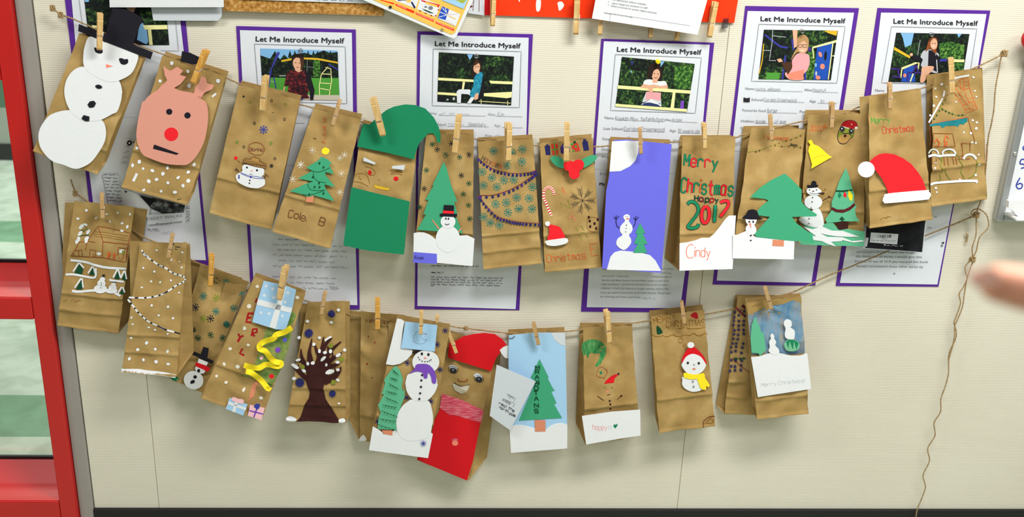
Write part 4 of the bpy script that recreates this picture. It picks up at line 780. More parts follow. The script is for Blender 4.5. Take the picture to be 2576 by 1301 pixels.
K.hand('Cole.', z('A4', '1120,835')[0], z('A4', '1365,895')[0], 19, 1.7, 'brown', .12).hand('B', z('A4', '1500,935')[0], z('A4', '1590,965')[0], 20, 1.7, 'brown')
K.hand('Merry', z('A3', '1690,640')[0], z('A3', '1690,1010')[0], 9, 1.2, 'penorange').lines(zl('A3', '1560,910 1600,918'), 1.6, 'brown'); K.done('pen_drawing', B.root)
pin((853, 259), (835.7, 316.5), .060, 'holding the green tree bag with the pencilled name', 'woodtan', 6)
B = Bag('kraft paper bag elf with green hat and green coat', GU, [(911, 314), (1053, 345), (1016, 641), (864, 617)], (.036, .036, .074), (), pin=(960, 340))
B.cut('elf_coat', z('A6', '220,255 955,435 880,1105 400,1050 130,990 120,960'), 'green', 1)
B.cut('elf_hat', z('A5', '365,462 450,465 520,400 660,285 760,240 900,213 1020,220 1150,265 1260,380 1320,500 1345,600 1340,698 1300,692 1285,620 1250,580 1190,578 1130,640 1070,710 1030,820 1010,908 700,830 290,745 330,600'), 'green', 2)
B.cut('eyebrow', z('A5', '375,878 525,950 515,972 370,925'), 'snowgrey', 1); B.cut('eyebrow', z('A5', '738,990 895,975 882,1042 728,1018'), 'snowgrey', 1)
K = B.ink(); K.ell(*z('A5', '450,1080')[0], 4.6, 'red', 7).ell(*z('A5', '780,1152')[0], 6.6, 'red', 5.6).ell(*z('A5', '460,1085')[0], 1.4, 'ink').ell(*z('A5', '785,1158')[0], 1.4, 'ink')
K.lines(zl('A5', '385,995 470,1020 515,1060 500,1110 440,1100 390,1060|720,1080 790,1070 860,1080|710,1100 800,1090 860,1110|260,1130 300,1090 400,1100 440,1180 445,1220|245,1190 330,1200 430,1250|310,1120 330,1160 350,1155|560,1160 580,1180'), 1.2, 'kraftpen', True)
K.poly(z('A5', '495,1228 600,1250 715,1272 680,1300 600,1290 520,1270'), 'railyellow').lines(zl('A5', '495,1228 600,1255 715,1275'), 1, 'olive'); K.done('drawn_face', B.root)
pin((938, 246), (964, 342), .056, 'holding the green elf hat', 'wood', -8)
B = Bag('kraft paper bag with green paper tree and snowman in black hat with red band', GU, [(1072, 338), (1192, 338), (1189, 669), (1039, 661)], (.034, .034, .066), (.76,), pin=(1144, 380))
flakes(B, 'A5', '1238,720 1300,790 1405,855 1480,715 1585,883 1700,855 1165,1045 1605,1115 1700,1215 1135,1280', 7.6, ['darkgreen', 'ink'], 1.5, 7, .2); flakes(B, 'A6', '1630,345 1695,490 1712,655 1078,510', 7.6, ['darkgreen'], 1.5, 7, .2)
B.cut('green_tree', z('A5', '1382,935 1420,1020 1490,1290')+z('A6', '1490,245 1480,250 1555,435 1515,440 1555,600 1530,610 1625,838 1560,830 1280,810 1045,795 1160,600 1125,598 1190,415 1150,412 1255,235 1240,230'), 'midgreen', 1)
B.cut('snow_hill', z('A6', '1005,835 1060,822 1130,825 1200,850 1280,910 1400,960 1590,865 1680,860 1770,905 1745,1250 1300,1208 1000,1195'), 'white', 2)
B.cut('snowman_ball', ell(*z('A6', '1435,905')[0], 30.5, 34, 0, 24), 'white', 3); B.cut('snowman_head', ell(*z('A6', '1437,690')[0], 18.8, 17, 0, 20), 'white', 4)
B.cut('name_tag', z('A6', '1005,1072 1295,1095 1298,1222 995,1205'), 'blue', 3)
B.cut('hat', z('A6', '1335,588 1375,588 1385,480 1512,485 1508,590 1552,592 1548,632 1335,622'), 'black', 5); B.cut('hat_band', z('A6', '1375,550 1510,558 1508,590 1372,585'), 'hotred', 6)
B.cut('arm', z('A6', '1240,660 1330,770 1315,785 1235,672'), 'salmon', 2); B.cut('arm', z('A6', '1560,812 1605,765 1612,775 1575,822'), 'salmon', 2)
K = B.pap(6); K.ell(*z('A6', '1410,650')[0], 2, 'ink', 2.6).ell(*z('A6', '1443,653')[0], 2, 'ink', 2.6).lines(zl('A6', '1398,715 1425,728 1455,715'), 1.5, 'ink', True).hand('Emie', z('A6', '1020,1155')[0], z('A6', '1135,1160')[0], 6.5, 1, 'navy'); K.done('drawn_face', B.root)
pin((1155, 289), (1143.7, 387), .056, 'holding the bag with green tree and red-banded hat snowman', 'wood', -8)
B = Bag('kraft paper bag covered in drawn blue-green snowflakes and strings of dark bulbs', GU, [(1202, 358), (1341, 350), (1363, 664), (1216, 680)], (.032, .032, .066), (.736, .866), pin=(1278, 400))
K = B.ink()
flakes(B, 'C1', '365,595 795,570 790,755 570,805 195,905 340,995 520,1035 665,1025 215,1110 415,1135 945,1130 640,620', 11, ['penteal'], 1.4, 9, .26); flakes(B, 'C2', '710,105 895,115 395,205 555,180 740,270 935,275 580,325 215,395 315,480 450,515', 11, ['penteal'], 1.4, 9, .26)
for vw, s_, bl in (('C1', '130,690 240,790 400,880 560,920 740,935 900,910 1000,880', 18), ('C1', '140,1258 350,1255 560,1195 720,1120 870,1020 960,950 1010,900', 15), ('C2', '140,75 250,220 400,370 560,430 700,460 850,480 1060,485', 21)):
    p = cr(z(vw, s_), False, 6); K.lines([p], 1.4, 'wine'); tot = len(p)-1
    for i in range(bl): t_ = (i+.5)/bl*tot; j = int(t_); a = lerp(p[j], p[min(tot, j+1)], t_-j); K.ell(a[0]+.6, a[1]+4.6, 3.2, 'navy' if i % 4 else 'darkpurple', 4)
K.hand('Hayden', z('C1', '180,730')[0], z('C1', '490,870')[0], 13, 1.2, 'wine', .12, ['ink', 'wine', 'wine', 'penorange', 'ink', 'penred']); K.done('pen_drawing', B.root)
pin((1279, 309), (1277.7, 406), .054, 'holding the snowflake and bulb string bag', 'wood', 16)
B = Bag('kraft paper bag with holly berries, candy cane and small santa hat', GU, [(1359, 361), (1491, 348), (1514, 674), (1371, 687)], (.034, .030, .064), (.72,), pin=(1425, 400))
B.cut('holly_leaf', z('C1', '1210,700 1260,665 1340,680 1400,720 1420,800 1390,850 1300,815 1240,760'), 'midgreen', 1, True); B.cut('holly_leaf', z('C1', '1670,735 1720,695 1820,655 1890,655 1905,690 1870,740 1780,805 1700,835'), 'midgreen', 1, True)
B.cut('holly_berries', z('C1', '1405,790 1440,745 1500,735 1550,750 1600,722 1670,725 1712,780 1690,850 1640,890 1645,960 1600,1000 1540,1008 1490,960 1480,890 1430,870'), 'hotred', 2, True)
K = B.ink()
for s_, m_ in (('1125,515 1150,510 1155,490 1175,490 1180,510 1205,515 1215,655 1145,655', 'navy'), ('1220,485 1320,485 1335,640 1245,650', 'penred'), ('1360,545 1400,480 1500,480 1505,620 1375,640', 'darkpurple'), ('1525,510 1610,465 1660,590 1555,605', 'penred'), ('1685,460 1765,440 1788,580 1710,590', 'navy'), ('1550,450 1590,440 1590,480 1555,480', 'darkgreen')): K.poly(z('C1', s_), m_)
K.lines(zl('C1', '1265,465 1290,640|1230,580 1330,565'), 3, 'leaf').ell(*z('C1', '1592,525')[0], 3, 'leaf').ell(*z('C1', '1535,495')[0], 3, 'leaf').ell(*z('C1', '1560,590')[0], 3, 'leaf').ell(*z('C1', '1720,435')[0], 4, 'navy'); K.done('drawn_presents', B.root); K = B.ink()
cane = cr(z('C1', '1275,1255 1255,1190 1210,1140 1160,1140 1120,1190 1115,1290')+z('C2', '1150,190 1190,290 1230,375'), False, 5); K.lines([cane], 7, 'cream')
for i in range(0, len(cane)-1, 2): K.st_([cane[i], lerp(cane[i], cane[i+1], .9)], 7, 'red')
K.done('candy_cane', B.root); K = B.ink()
for i in range(7):
    a = math.pi*2*i/7; c0 = z('C2', '1690,150')[0]; e0 = (c0[0]+30*math.cos(a), c0[1]+31*math.sin(a)); K.st_([c0, e0], .9, 'ink')
    for t_ in (.35, .5, .65, .8):
        b0 = lerp(c0, e0, t_)
        for dd in (.6, -.6): K.st_([b0, (b0[0]+11*math.cos(a+dd), b0[1]+11*math.sin(a+dd))], .7, 'ink')
K.done('snowflake', B.root); K = B.ink()
K.lines(zl('C1', '1330,1245 1345,1165 1400,1220 1390,1130 1445,1245'), 1.6, 'penorange').lines(zl('C2', '1385,265 1360,180 1510,270 1475,140'), 1.3, 'olive').lines(zl('C2', '1490,420 1530,345 1600,470|1500,405 1570,400'), 1.5, 'coral').lines(zl('C2', '1585,540 1690,755|1670,520 1770,705|1640,640 1720,620'), 1.3, 'olive').lines(zl('C2', '1910,790 1805,800 1830,980 1930,960|1815,885 1860,870'), 1.3, 'penorange')
K.hand('Christmas', z('C2', '1165,1080')[0], z('C2', '1760,1020')[0], 19, 1.5, 'penorange', .12)
K.done('name_lettering', B.root); K = B.ink()
K.lines([z('C2', '1775,420 1760,540 1780,590 1850,620 1930,580 1940,430 1840,400')], 1.3, 'cookie', True, True)
for s_ in ('1785,400', '1800,458', '1872,495', '1808,542', '1898,568', '1920,435'): K.ell(*z('C2', s_)[0], 3, 'darkbrown', 4)
K.done('cookie', B.root)
B.cut('hat', z('C2', '1190,510 1270,515 1350,545 1390,610 1418,700 1180,735 1195,620'), 'hotred', 1, True); B.cut('hat_brim', z('C2', '1145,745 1300,720 1440,705 1475,745 1430,790 1280,822 1170,810 1140,775'), 'white', 2, True); B.cut('pompom', ell(*z('C2', '1168,490')[0], 6.4, 6.2, 0, 14), 'white', 2)
pin((1426.5, 309), (1424.7, 407), .054, 'holding the holly and candy cane bag', 'wood', -6)
B = Bag('blue paper covered bag with white moon, snowman and green tree on snow', GU, [(1540, 357), (1690, 363), (1664, 686), (1515, 679)], (.036, .032, .072), (.84,), pin=(1612, 385), amp=.6)
B.cut('blue_cover', z('C3', '380,310 560,300 640,308 1240,372')+z('C4', '1170,200 1088,1222 205,1160 265,0')+z('C3', '300,900'), 'blue', 1)
B.cut('moon', z('C3', '352,330 560,318 752,325 742,500 700,620 620,700 480,772 315,780'), 'white', 2)
B.cut('snow_hill', z('C4', '275,1175 330,980 390,915 480,890 640,905 800,925 920,960 1000,1040 1085,1195'), 'white', 2); B.cut('green_tree', z('C4', '770,478 850,628 810,632 880,790 825,795 875,925 665,925 735,795 680,790 735,640 700,632'), 'midgreen', 3)
B.cut('snowman', z('C4', '530,370 570,350 610,365 618,400 605,450 650,520 658,570 640,620 605,660 635,720 630,790 540,880 450,840 415,780 440,710 505,660 475,610 472,550 500,500 545,450 522,400'), 'white', 3, True)
K = B.pap(3); K.lines(zl('C4', '470,560 430,530 412,470 415,425 380,390|415,425 415,365|415,425 460,375|662,548 690,510 705,440 675,400|705,440 710,375|705,440 750,390'), 1.8, 'navy').poly(z('C4', '558,408 605,405 605,422 570,432'), 'salmon').ell(*z('C4', '558,385')[0], 1, 'ink').ell(*z('C4', '585,383')[0], 1, 'ink').ell(*z('C4', '567,513')[0], 1.5, 'ink').ell(*z('C4', '562,560')[0], 1.2, 'ink').ell(*z('C4', '555,612')[0], 1.3, 'ink'); K.done('drawn_details', B.root)
pin((1610, 331), (1612.8, 388), .056, 'holding the blue paper bag', 'woodtan', -10)
B = Bag('kraft paper bag lettered Merry Christmas Happy 2017 with white snow slope', GU, [(1718, 343), (1850, 343), (1843, 677), (1709, 681)], (.038, .034, .100), (.73,), dback=.006, back=[(1712, 340), (1840, 340), (1800, 660), (1672, 650)], pin=(1772, 370))
B.cut('snow_slope', z('C4', '1358,780 1480,765 1600,735 1690,700 1800,700 1870,640 1960,530 2030,430 2090,370 2195,368 2145,1165 1355,1190'), 'white', 1)
K = B.ink()
def block(txt, p0, p1, h, w, cols):
    st = random.getstate(); K.hand(txt, p0, p1, h, w+1.5, 'ink', .05); random.setstate(st); K.o += .0003; K.hand(txt, p0, p1, h, w, cols[0], .05, cols)
block('Merry', z('C3', '1430,690')[0], z('C3', '1950,745')[0], 30, 3.0, ['green', 'hotred', 'green', 'hotred', 'green'])
block('Christmas', z('C3', '1395,1085')[0], z('C3', '2185,1145')[0], 36, 3.2, ['green', 'hotred', 'green', 'penorange', 'green', 'hotred', 'green', 'red', 'green'])
block('Happy', z('C3', '1595,1215')[0], z('C3', '1960,1245')[0], 14, 1.7, ['darkgreen', 'wine', 'darkgreen', 'red', 'darkgreen'])
for pts, c_ in ((z('C4', '1490,205 1540,165 1610,190 1650,270 1620,370 1540,470 1490,540 1560,560 1640,540 1655,495'), 'green'), (z('C4', '1755,230 1710,290 1700,400 1730,480 1780,470 1810,390 1800,280 1755,230'), 'hotred'), (z('C4', '1895,215 1888,470'), 'green'), (z('C4', '1975,180 2040,155 2095,165 2090,230 2030,310 1975,385'), 'hotred')):
    pw = cr(pts, False, 5) if len(pts) > 2 else pts; K.lines([pw], 9.2, 'ink'); K.o += .0003; K.lines([pw], 7, c_)
K.done('marker_lettering', B.root)
K = B.pap(1); K.lines([z('C4', '1560,820 1530,795 1480,830 1455,910 1480,990 1530,1000 1560,985')], 2.2, 'coral', True).hand('indy', z('C4', '1580,980')[0], z('C4', '1830,990')[0], 24, 2.2, 'coral', .1); K.done('name', B.root)
pin((1770.6, 315), (1772, 375), .058, 'holding the bag lettered Happy 2017', 'wood', 6)
B = Bag('kraft paper bag with big green paper tree and small snowman in black bowler', GU, [(1890, 322), (2026, 326), (1997, 653), (1843, 650)], (.040, .036, .092), (.70,), dback=.008, back=[(1870, 317), (2010, 315), (1975, 640), (1836, 630)], pin=(1940, 350))
K = B.ink(); K.hand('Christmas', z('C5', '640,690')[0], z('C5', '1030,700')[0], 10, 1.2, 'penorange').lines([z('C5', '370,890 520,870 650,835 820,765 1000,710 1130,660 1265,590')], 1.2, 'olive', True).lines(zl('C5', '800,770 930,800 1060,790 1220,810'), 1, 'olive', True)
for s_ in ('710,820', '820,785', '890,745', '985,712', '1060,690', '1140,660', '1210,632', '925,800', '1035,798', '1120,808', '1210,815', '520,882', '575,862'): K.ell(*z('C5', s_)[0], 1.5, 'brown', 2.4)
K.hand('Danny', z('C5', '1055,785')[0], z('C5', '1165,795')[0], 5.5, 1.1, 'ink'); K.done('pen_drawing', B.root)
B.cut('snow_ground', z('C6', '135,905 190,912 310,860 330,850 440,930 470,945 700,970 1010,995 1000,1260 130,1245'), 'white', 1)
B.cut('snowman_head', z('C6', '325,680 465,680 460,740 440,770 465,820 460,880 410,915 360,905 320,850 320,800 345,765 322,730'), 'white', 2, True)
B.cut('green_tree', z('C6', '870,38 960,110 1115,270 1110,440 1180,520 1330,620 1320,648 975,655 1040,745 1180,850 1260,900 1290,1030 1080,1005 850,985 600,955 470,945 440,900 500,830 660,655 450,625 520,520 640,425 600,400 380,375 520,240 680,130'), 'midgreen', 2)
B.cut('trunk', z('C6', '700,978 862,988 858,1075 695,1068'), 'salmon', 2)
B.cut('bowler_hat', z('C6', '268,665 320,620 350,560 410,545 470,560 495,610 500,650 560,680 555,690 400,692 280,682'), 'black', 3)
B.cut('nose', z('C6', '360,748 392,740 395,825'), 'coral', 3)
for s_ in ('355,718 380,710 382,730 358,738', '412,712 434,710 434,738 414,738', '375,918 400,905 405,920 382,935', '375,988 402,980 405,990 382,1002'): B.cut('coal_bit', z('C6', s_), 'black', 3)
pin((1937.8, 295), (1941.4, 354), .058, 'holding the bag with the big green tree', 'woodtan', -8)
B = Bag('kraft paper bag with yellow bell, drawn santa, snowman with pipe and decorated tree', GU, [(2035, 288), (2178, 287), (2174, 621), (2010, 614)], (.036, .032, .052), (.74,), dback=.010, pin=(2091, 320))
K = B.ink(); K.hand('Jacob', z('C5', '1350,555')[0], z('C5', '1650,570')[0], 18, 1.5, 'penorange', .12); K.done('name_lettering', B.root); K = B.ink()
K.poly(z('C5', '1835,560 1870,480 1960,500 2050,545 2040,640 2000,680 1960,600 1880,610 1820,690'), 'olive', True).poly(z('C5', '1880,620 1985,620 1990,690 1940,750 1870,760 1815,710'), 'tan', True).poly(z('C5', '1870,490 1885,430 1940,395 2020,395 2080,430 2100,490 2060,500 2050,530'), 'darkred', True).lines([z('C5', '1870,490 1885,430 1940,395 2020,395 2080,430 2100,490')], 1.2, 'ink', True).lines(zl('C5', '1875,495 1960,520 2040,535|2000,450 2060,490'), 2, 'cream').ell(*z('C5', '2082,515')[0], 3.8, 'cream')
K.ell(*z('C5', '1875,535')[0], 6, 'ink', 7).ell(*z('C5', '2005,565')[0], 6, 'ink', 7).ell(*z('C5', '1872,528')[0], 2, 'lightgrey').ell(*z('C5', '2008,560')[0], 2, 'lightgrey').lines(zl('C5', '1850,580 1900,600 1980,605 2010,640|1870,480 1830,560 1815,700 1850,760 1930,755 1990,690 2040,640 2055,540'), 1.4, 'ink', True).ell(*z('C5', '1915,640')[0], 3.4, 'darkbrown'); K.done('pen_drawing', B.root)
B.cut('yellow_bell', z('C5', '1320,715 1360,690 1385,715 1400,760 1480,790 1540,840 1640,930 1692,960 1365,1145 1380,1080 1340,930 1320,870 1335,800 1355,770 1340,750'), 'yellow', 1)
K = B.pap(1); K.lines([z('C5', '1380,1005 1450,960 1540,930 1600,935')], .8, 'railyellow', True); K.done('bell_rim_line', B.root)
B.cut('green_ground', z('C6', '1110,730 1140,770 1400,770 1480,740 1560,740 1640,840 1760,825 2010,865 1995,1075 1600,1065 1100,1050 1080,1020 1200,990 1250,900'), 'lightgreen', 1)
B.cut('tree', z('C5', '1907,1128 1970,1290')+z('C6', '1800,130 1850,300 1860,340 1855,440 1895,500 1870,560 1890,650 1940,715 1800,720 1700,715 1600,730 1470,740 1450,690 1540,560 1540,440 1600,290 1650,140 1720,0'), 'lightgreen', 2)
B.cut('trunk', z('C6', '1622,730 1785,730 1770,820 1665,840 1620,815'), 'darkbrown', 2)
B.cut('snowman_ball', z('C6', '1075,680 1150,650 1230,640 1270,560 1340,530 1390,580 1420,680 1425,770 1370,800 1270,800 1170,770 1090,720'), 'white', 2, True)
B.cut('snowman_ball', ell(*z('C6', '1278,445')[0], 22.5, 18, 0, 20), 'white', 3); B.cut('snowman_head', ell(*z('C6', '1288,292')[0], 19, 10.6, 5, 20), 'white', 4)
B.cut('hat', z('C6', '1182,220 1200,200 1240,205 1255,155 1285,138 1320,155 1325,195 1355,205 1330,235 1280,240 1200,245'), 'black', 5)
B.cut('ice_streak', z('C6', '1130,790 1270,830 1400,790 1540,850 1700,855 1830,900 1940,938 1800,940 1600,930 1470,910 1380,890 1480,940 1690,945 1830,1000 1980,985 1995,1005 1850,1020 1690,985 1680,1000 1530,1010 1600,1075 1480,1040 1400,1000 1280,985 1260,930 1320,930 1250,880'), 'white', 3)
B.cut('bulb', z('C6', '1650,300 1680,345 1650,392 1628,350'), 'green', 3); B.cut('bulb', z('C6', '1720,288 1752,335 1745,382 1705,360'), 'hotred', 3); B.cut('bulb', z('C6', '1780,265 1840,345 1830,425 1800,420 1772,360'), 'yellow', 3); B.cut('bulb', z('C6', '1685,648 1725,690 1690,715 1648,690'), 'darkgreen', 3)
B.cut('light_string', z('C6', '1600,275 1690,278 1840,262 1838,280 1700,302 1600,298'), 'darkgreen', 3); B.cut('garland_band', z('C6', '1548,515 1620,550 1720,550 1800,510 1860,455 1878,490 1800,560 1700,598 1600,588 1535,550'), 'maroon', 3)
K = B.pap(5); K.lines(zl('C6', '1410,425 1490,380 1545,385|1490,380 1500,350|1490,380 1525,360|1140,425 1125,320|1128,340 1150,310'), 2, 'darkbrown').poly(z('C6', '1340,320 1400,305 1440,310 1425,340 1380,332'), 'darkbrown').lines(zl('C6', '1425,290 1440,260 1465,255|1440,275 1460,275'), 1.8, 'kraftpen').poly(z('C6', '1270,280 1300,290 1265,300'), 'maroon').lines([z('C6', '1225,310 1270,325 1330,325 1360,310')], 1, 'grey')
for s_ in ('1225,270', '1325,270', '1268,378', '1262,440', '1248,528', '1220,680', '1215,748'): K.ell(*z('C6', s_)[0], 1.5, 'ink')
K.done('drawn_details', B.root)
pin((2092.5, 263), (2091, 323), .056, 'holding the yellow bell bag', 'woodtan', 6)
B = Bag('kraft paper bag with large red and white santa hat', GU, [(2187, 243), (2317, 226), (2348, 553), (2190, 576)], (.046, .044, .092), (.72,), dback=.030, back=[(2162, 244), (2310, 222), (2330, 540), (2172, 560)], pin=(2238, 270))
B.cut('hat', z('C8', '275,285 350,210 430,165 520,152 640,165 780,225 900,310 1000,430 1080,560 1125,700 555,750 540,680 460,520 355,390'), 'hotred', 1); B.cut('hat_brim', z('C8', '560,750 1125,700 1160,715 1195,765 1170,820 1110,845 560,895 500,885 475,850 500,790'), 'white', 2, True); B.cut('pompom', ell(*z('C8', '232,393')[0], 21.2, 20, 0, 28), 'white', 3)
K = B.ink(); K.hand('Merry', z('C7', '325,950')[0], z('C7', '625,945')[0], 16, 1.5, 'leaf', .12).hand('Christmas', z('C7', '498,1105')[0], z('C7', '965,1060')[0], 17, 1.5, 'penred', .12).scrib(z('C8', '450,1150')[0], z('C8', '660,1110')[0], 7, 1, 'kraftpen'); K.done('pen_lettering', B.root)
pin((2238, 215), (2238.4, 275), .062, 'holding the santa hat bag', 'woodtan', -6)
B = Bag('kraft paper bag with drawn snowy house and brick chimney', GU, [(2352, 190), (2470, 174), (2485, 502), (2344, 521)], (.036, .030, .062), (.72,), dback=.007, back=[(2331, 188), (2471, 170), (2482, 500), (2330, 510)], pin=(2396, 232))
K = B.ink()
K.lines(zl('C7', '1560,465 1650,300 1760,270 1770,320 1840,570 1895,730 1740,800 1690,680 1560,465|1640,300 1700,450 1640,520|1700,285 1720,440|1600,420 1640,520 1680,560 1730,540|1700,450 1800,430|1720,460 1750,580 1840,580|1660,570 1700,610 1790,640 1850,620|1690,680 1740,660 1790,730 1890,710|1750,590 1790,640 1760,660|1820,630 1830,690 1870,680|1580,400 1650,390 1690,460|1720,740 1820,730|1740,660 1700,610|1700,330 1770,340|1730,390 1780,375|1830,700 1840,740'), 1.4, 'penorange')
K.lines([z('C7', '1445,400 1435,460 1380,600 1280,780 1190,945')], 4.2, 'white').lines([z('C7', '1550,285 1640,260 1775,235')], 4.6, 'white').lines([z('C7', '1200,965 1500,905 1770,860')], 1.3, 'penorange').poly(z('C7', '1200,962 1500,908 1765,872 1770,930 1740,942 1700,972 1640,958 1600,1002 1550,982 1500,990 1430,990 1420,1005 1380,1022 1350,985 1300,985 1200,1000'), 'teal')
K.lines(zl('C7', '1490,530 1440,600 1390,670 1340,760 1300,840 1265,890 1240,930|1340,690 1400,750 1530,810 1640,835 1740,825'), 1.2, 'olive', True)
for s_ in ('1490,530', '1440,598', '1395,665', '1340,765', '1302,835', '1268,890', '1385,745', '1432,772', '1478,795', '1525,812', '1622,832', '1680,828'): K.ell(*z('C7', s_)[0], 1.7, 'darkgreen', 2.4)
K.lines(zl('C7', '1245,1100 1530,1105 1560,1290|1245,1100 1230,1290|1195,975 1190,1290|1780,870 1820,1050 1865,1250|1655,1245 1800,1255 1800,1300|1655,1245 1665,1300'), 1.2, 'brownred').lines(zl('C7', '1260,1240 1290,1180 1330,1240 1320,1290 1270,1290|1410,1290 1400,1200 1430,1130 1470,1180|1430,1290 1440,1210'), 3.2, 'penorange')
K.lines(zl('C8', '1230,50 1400,60 1565,55|1670,0 1690,200|1790,0 1800,130|1600,240 1800,240|1640,200 1700,195|1235,215 1230,330|1295,230 1290,320|1410,215 1415,340|1460,220 1470,345|1520,190 1550,325|1570,200 1590,330|2035,10 2030,270'), 1.2, 'brownred').lines(zl('C8', '1330,220 1380,280 1350,350 1390,410 1355,480 1370,540 1330,575|1390,200 1380,280|1420,380 1440,460 1510,560|1570,170 1630,210 1640,270 1680,340 1665,440 1720,545|1895,265 1905,380 1860,490 1770,535|1180,170 1230,110 1300,120 1340,180|1440,110 1500,140'), 1.8, 'olive', True)
for s_, w_ in (('1175,205 1260,185 1350,200 1420,190 1570,180', 6), ('1395,180 1390,130 1450,95 1530,105 1570,160', 4.4), ('1180,160 1220,100 1300,115 1330,170', 3.4), ('1700,245 1730,195 1790,175 1850,190 1895,245', 5.6), ('1230,640 1270,610 1500,585 1700,570 1915,570', 6), ('1880,560 1905,600', 5)): K.lines([z('C8', s_)], w_, 'white', True)
for vw, s_ in (('C7', '1300,435 1290,460 1375,370 1300,560 1260,690 1210,835 1595,635 1840,265 1880,470 1895,555 1850,910 1905,940 1895,1030 1695,1085 1810,1100 1825,1235 1875,1245'), ('C8', '1265,375 1310,740 1290,300 1930,180 1935,330 1890,485 1645,545 1300,680')): dabs(B, vw, s_, 'white', 2.8)
K.done('pen_drawing', B.root)
pin((2392, 146), (2396, 236), .052, 'holding the snowy house bag at far right', 'wood', -20)
# ---- lower row -----------------------------------------------------
LG = 'clothespins on the lower twine'
B = Bag('kraft paper bag with drawn cabin, painted snow and tiny snowmen', GD, [(187, 505), (337, 521), (296, 841), (141, 822)], (.026, .026, .040), (.735, .865), dback=.005, back=[(164, 509), (371, 527), (330, 800), (150, 790)], pin=(258, 545))
K = B.ink(); dabs(B, 'D1', '597,557 463,688 740,690 905,632 1080,602 1275,620 945,750 1145,770 1232,818 1145,882', 'white', 3.8)
K.lines(zl('D1', '610,1040 755,825 850,1055 845,1290|755,825 950,860 1150,880 1280,915 1250,1090 850,1055|610,1040 730,1065|580,1180 610,1040|430,1160 480,1060 600,1040|350,1280 430,1160|350,1280 600,1290 830,1300|420,1190 525,1180 525,1275|470,1185 475,1275|640,1290 650,1175 740,1190 730,1290|1085,1270 1090,1140 1230,1160|1250,1090 1210,1300'), 1.6, 'brownred')
K.lines(zl('D1', '720,905 1250,960|700,940 1250,1000|690,970 1250,1030'), .9, 'kraftpen').lines(zl('D1', '550,790 600,860 500,880 560,900|480,960 610,950 630,980'), 2, 'darkgreen')
for s_ in ('510,815', '560,795', '495,920', '610,905', '470,1010', '600,1000', '445,1045', '590,1030', '785,1240', '1140,1200'): K.ell(*z('D1', s_)[0], 4.4, 'white', 6.6, random.uniform(0, 90), 9, .2)
K.ell(*z('D1', '945,1245')[0], 4.6, 'penorange', 5).ell(*z('D1', '1030,1260')[0], 4, 'penorange', 5).ell(*z('D1', '1165,1220')[0], 3, 'olive', 6)
K.lines(zl('D2', '345,40 600,55 830,60 1190,130|960,0 940,90|1030,10 1010,95|400,0 390,40|520,0 530,45|700,0 700,50|1180,0 1150,100 1100,60|1230,10 1205,130'), 1.5, 'brownred').lines(zl('D2', '940,20 920,80|1030,20 1020,90'), 3, 'penorange')
for s_, w_ in (('335,110 560,140 760,190 900,215 1210,240', 6.2), ('262,330 400,335 560,365 720,375 735,230', 5), ('370,575 500,590 700,575 960,585 1040,620 1120,665', 6), ('950,405 1060,425 1170,445', 5)): K.lines([z('D2', s_)], w_, 'white', True)
for s_ in ('470,175 530,260 510,330 390,315', '690,225 715,340 625,340', '515,410 530,555 430,555', '1085,265 1110,400 1030,395', '1190,290 1200,430 1140,410', '1150,545 1170,640 1100,640'):
    p = z('D2', s_); K.lines([[(p[0][0]-2, p[0][1]-3), (p[-1][0]-3, p[-1][1]-4)], [(p[0][0], p[0][1]-3), (p[1][0]+2, p[1][1]-4)]], 4, 'white'); K.poly(p, 'darkgreen')
for s_, rx, ry in (('840,405', 7, 6), ('825,470', 11, 10), ('810,550', 17, 11), ('1015,480', 6, 5), ('1000,530', 10, 8), ('985,580', 14, 7)): K.ell(*z('D2', s_)[0], rx, 'white', ry)
K.poly(z('D2', '838,330 878,328 872,370 835,368'), 'ink').poly(z('D2', '1010,435 1065,440 1060,450 1010,450'), 'ink')
for s_ in ('825,460', '822,495', '815,535'): K.ell(*z('D2', s_)[0], 1.2, 'ink')
K.scrib(z('D2', '225,740')[0], z('D2', '290,742')[0], 5, 1, 'kraftpen').scrib(z('D2', '350,745')[0], z('D2', '520,765')[0], 6, 1, 'kraftpen'); K.done('painted_scene', B.root)
pin((256.4, 494), (258.5, 551), .046, 'holding the drawn cabin bag', 'woodtan', 14, group=LG)
B = Bag('kraft paper bag with white painted zigzag cord and snow edge', GD, [(352, 611), (470, 611), (442, 950), (304, 938)], (.044, .044, .086), (.71, .845), dback=.036, back=[(326, 606), (478, 613), (488, 885), (330, 880)], pin=(424, 645))
K = B.ink()
for pth in (z('D1', '1455,1175 1500,1240 1560,1290')+z('D2', '1480,0 1560,75 1700,165 1800,215 1900,285 2000,325 2100,350 2130,400 2090,450 2000,490 1900,560 1750,640 1600,680 1450,690 1260,675'), z('D2', '1245,705 1330,810 1400,900 1480,980 1560,1050 1700,1120 1850,1190 2050,1250')):
    p = cr(pth, False, 4); K = B.ink(); K.lines([p], 3.2, 'ink'); K.lines([p[i:i+3] for i in range(0, len(p)-2, 3)], 4.2, 'white'); K.done('painted_cord', B.root)
dabs(B, 'D2', '1475,222 1648,280 1590,440 1450,530 1905,418 1740,445 1910,95 2035,115 2080,212 2035,610 1610,805 1865,828 1722,960 1935,1015 1300,990 1315,1100 1565,1150 1660,1190 1860,1250', 'white', 3)
dabs(B, 'D1', '1690,1183 2090,1213', 'white', 3); dabs(B, 'D3', '222,430 450,508 320,605 578,600 760,637 195,740 398,765 592,785 775,818', 'white', 4)
K = B.ink(); K.lines(zl('D1', '1960,1060 1960,1100|1980,1125 2060,1135|1930,1180 1915,1290|1970,1165 2010,1170'), 2, 'ink')
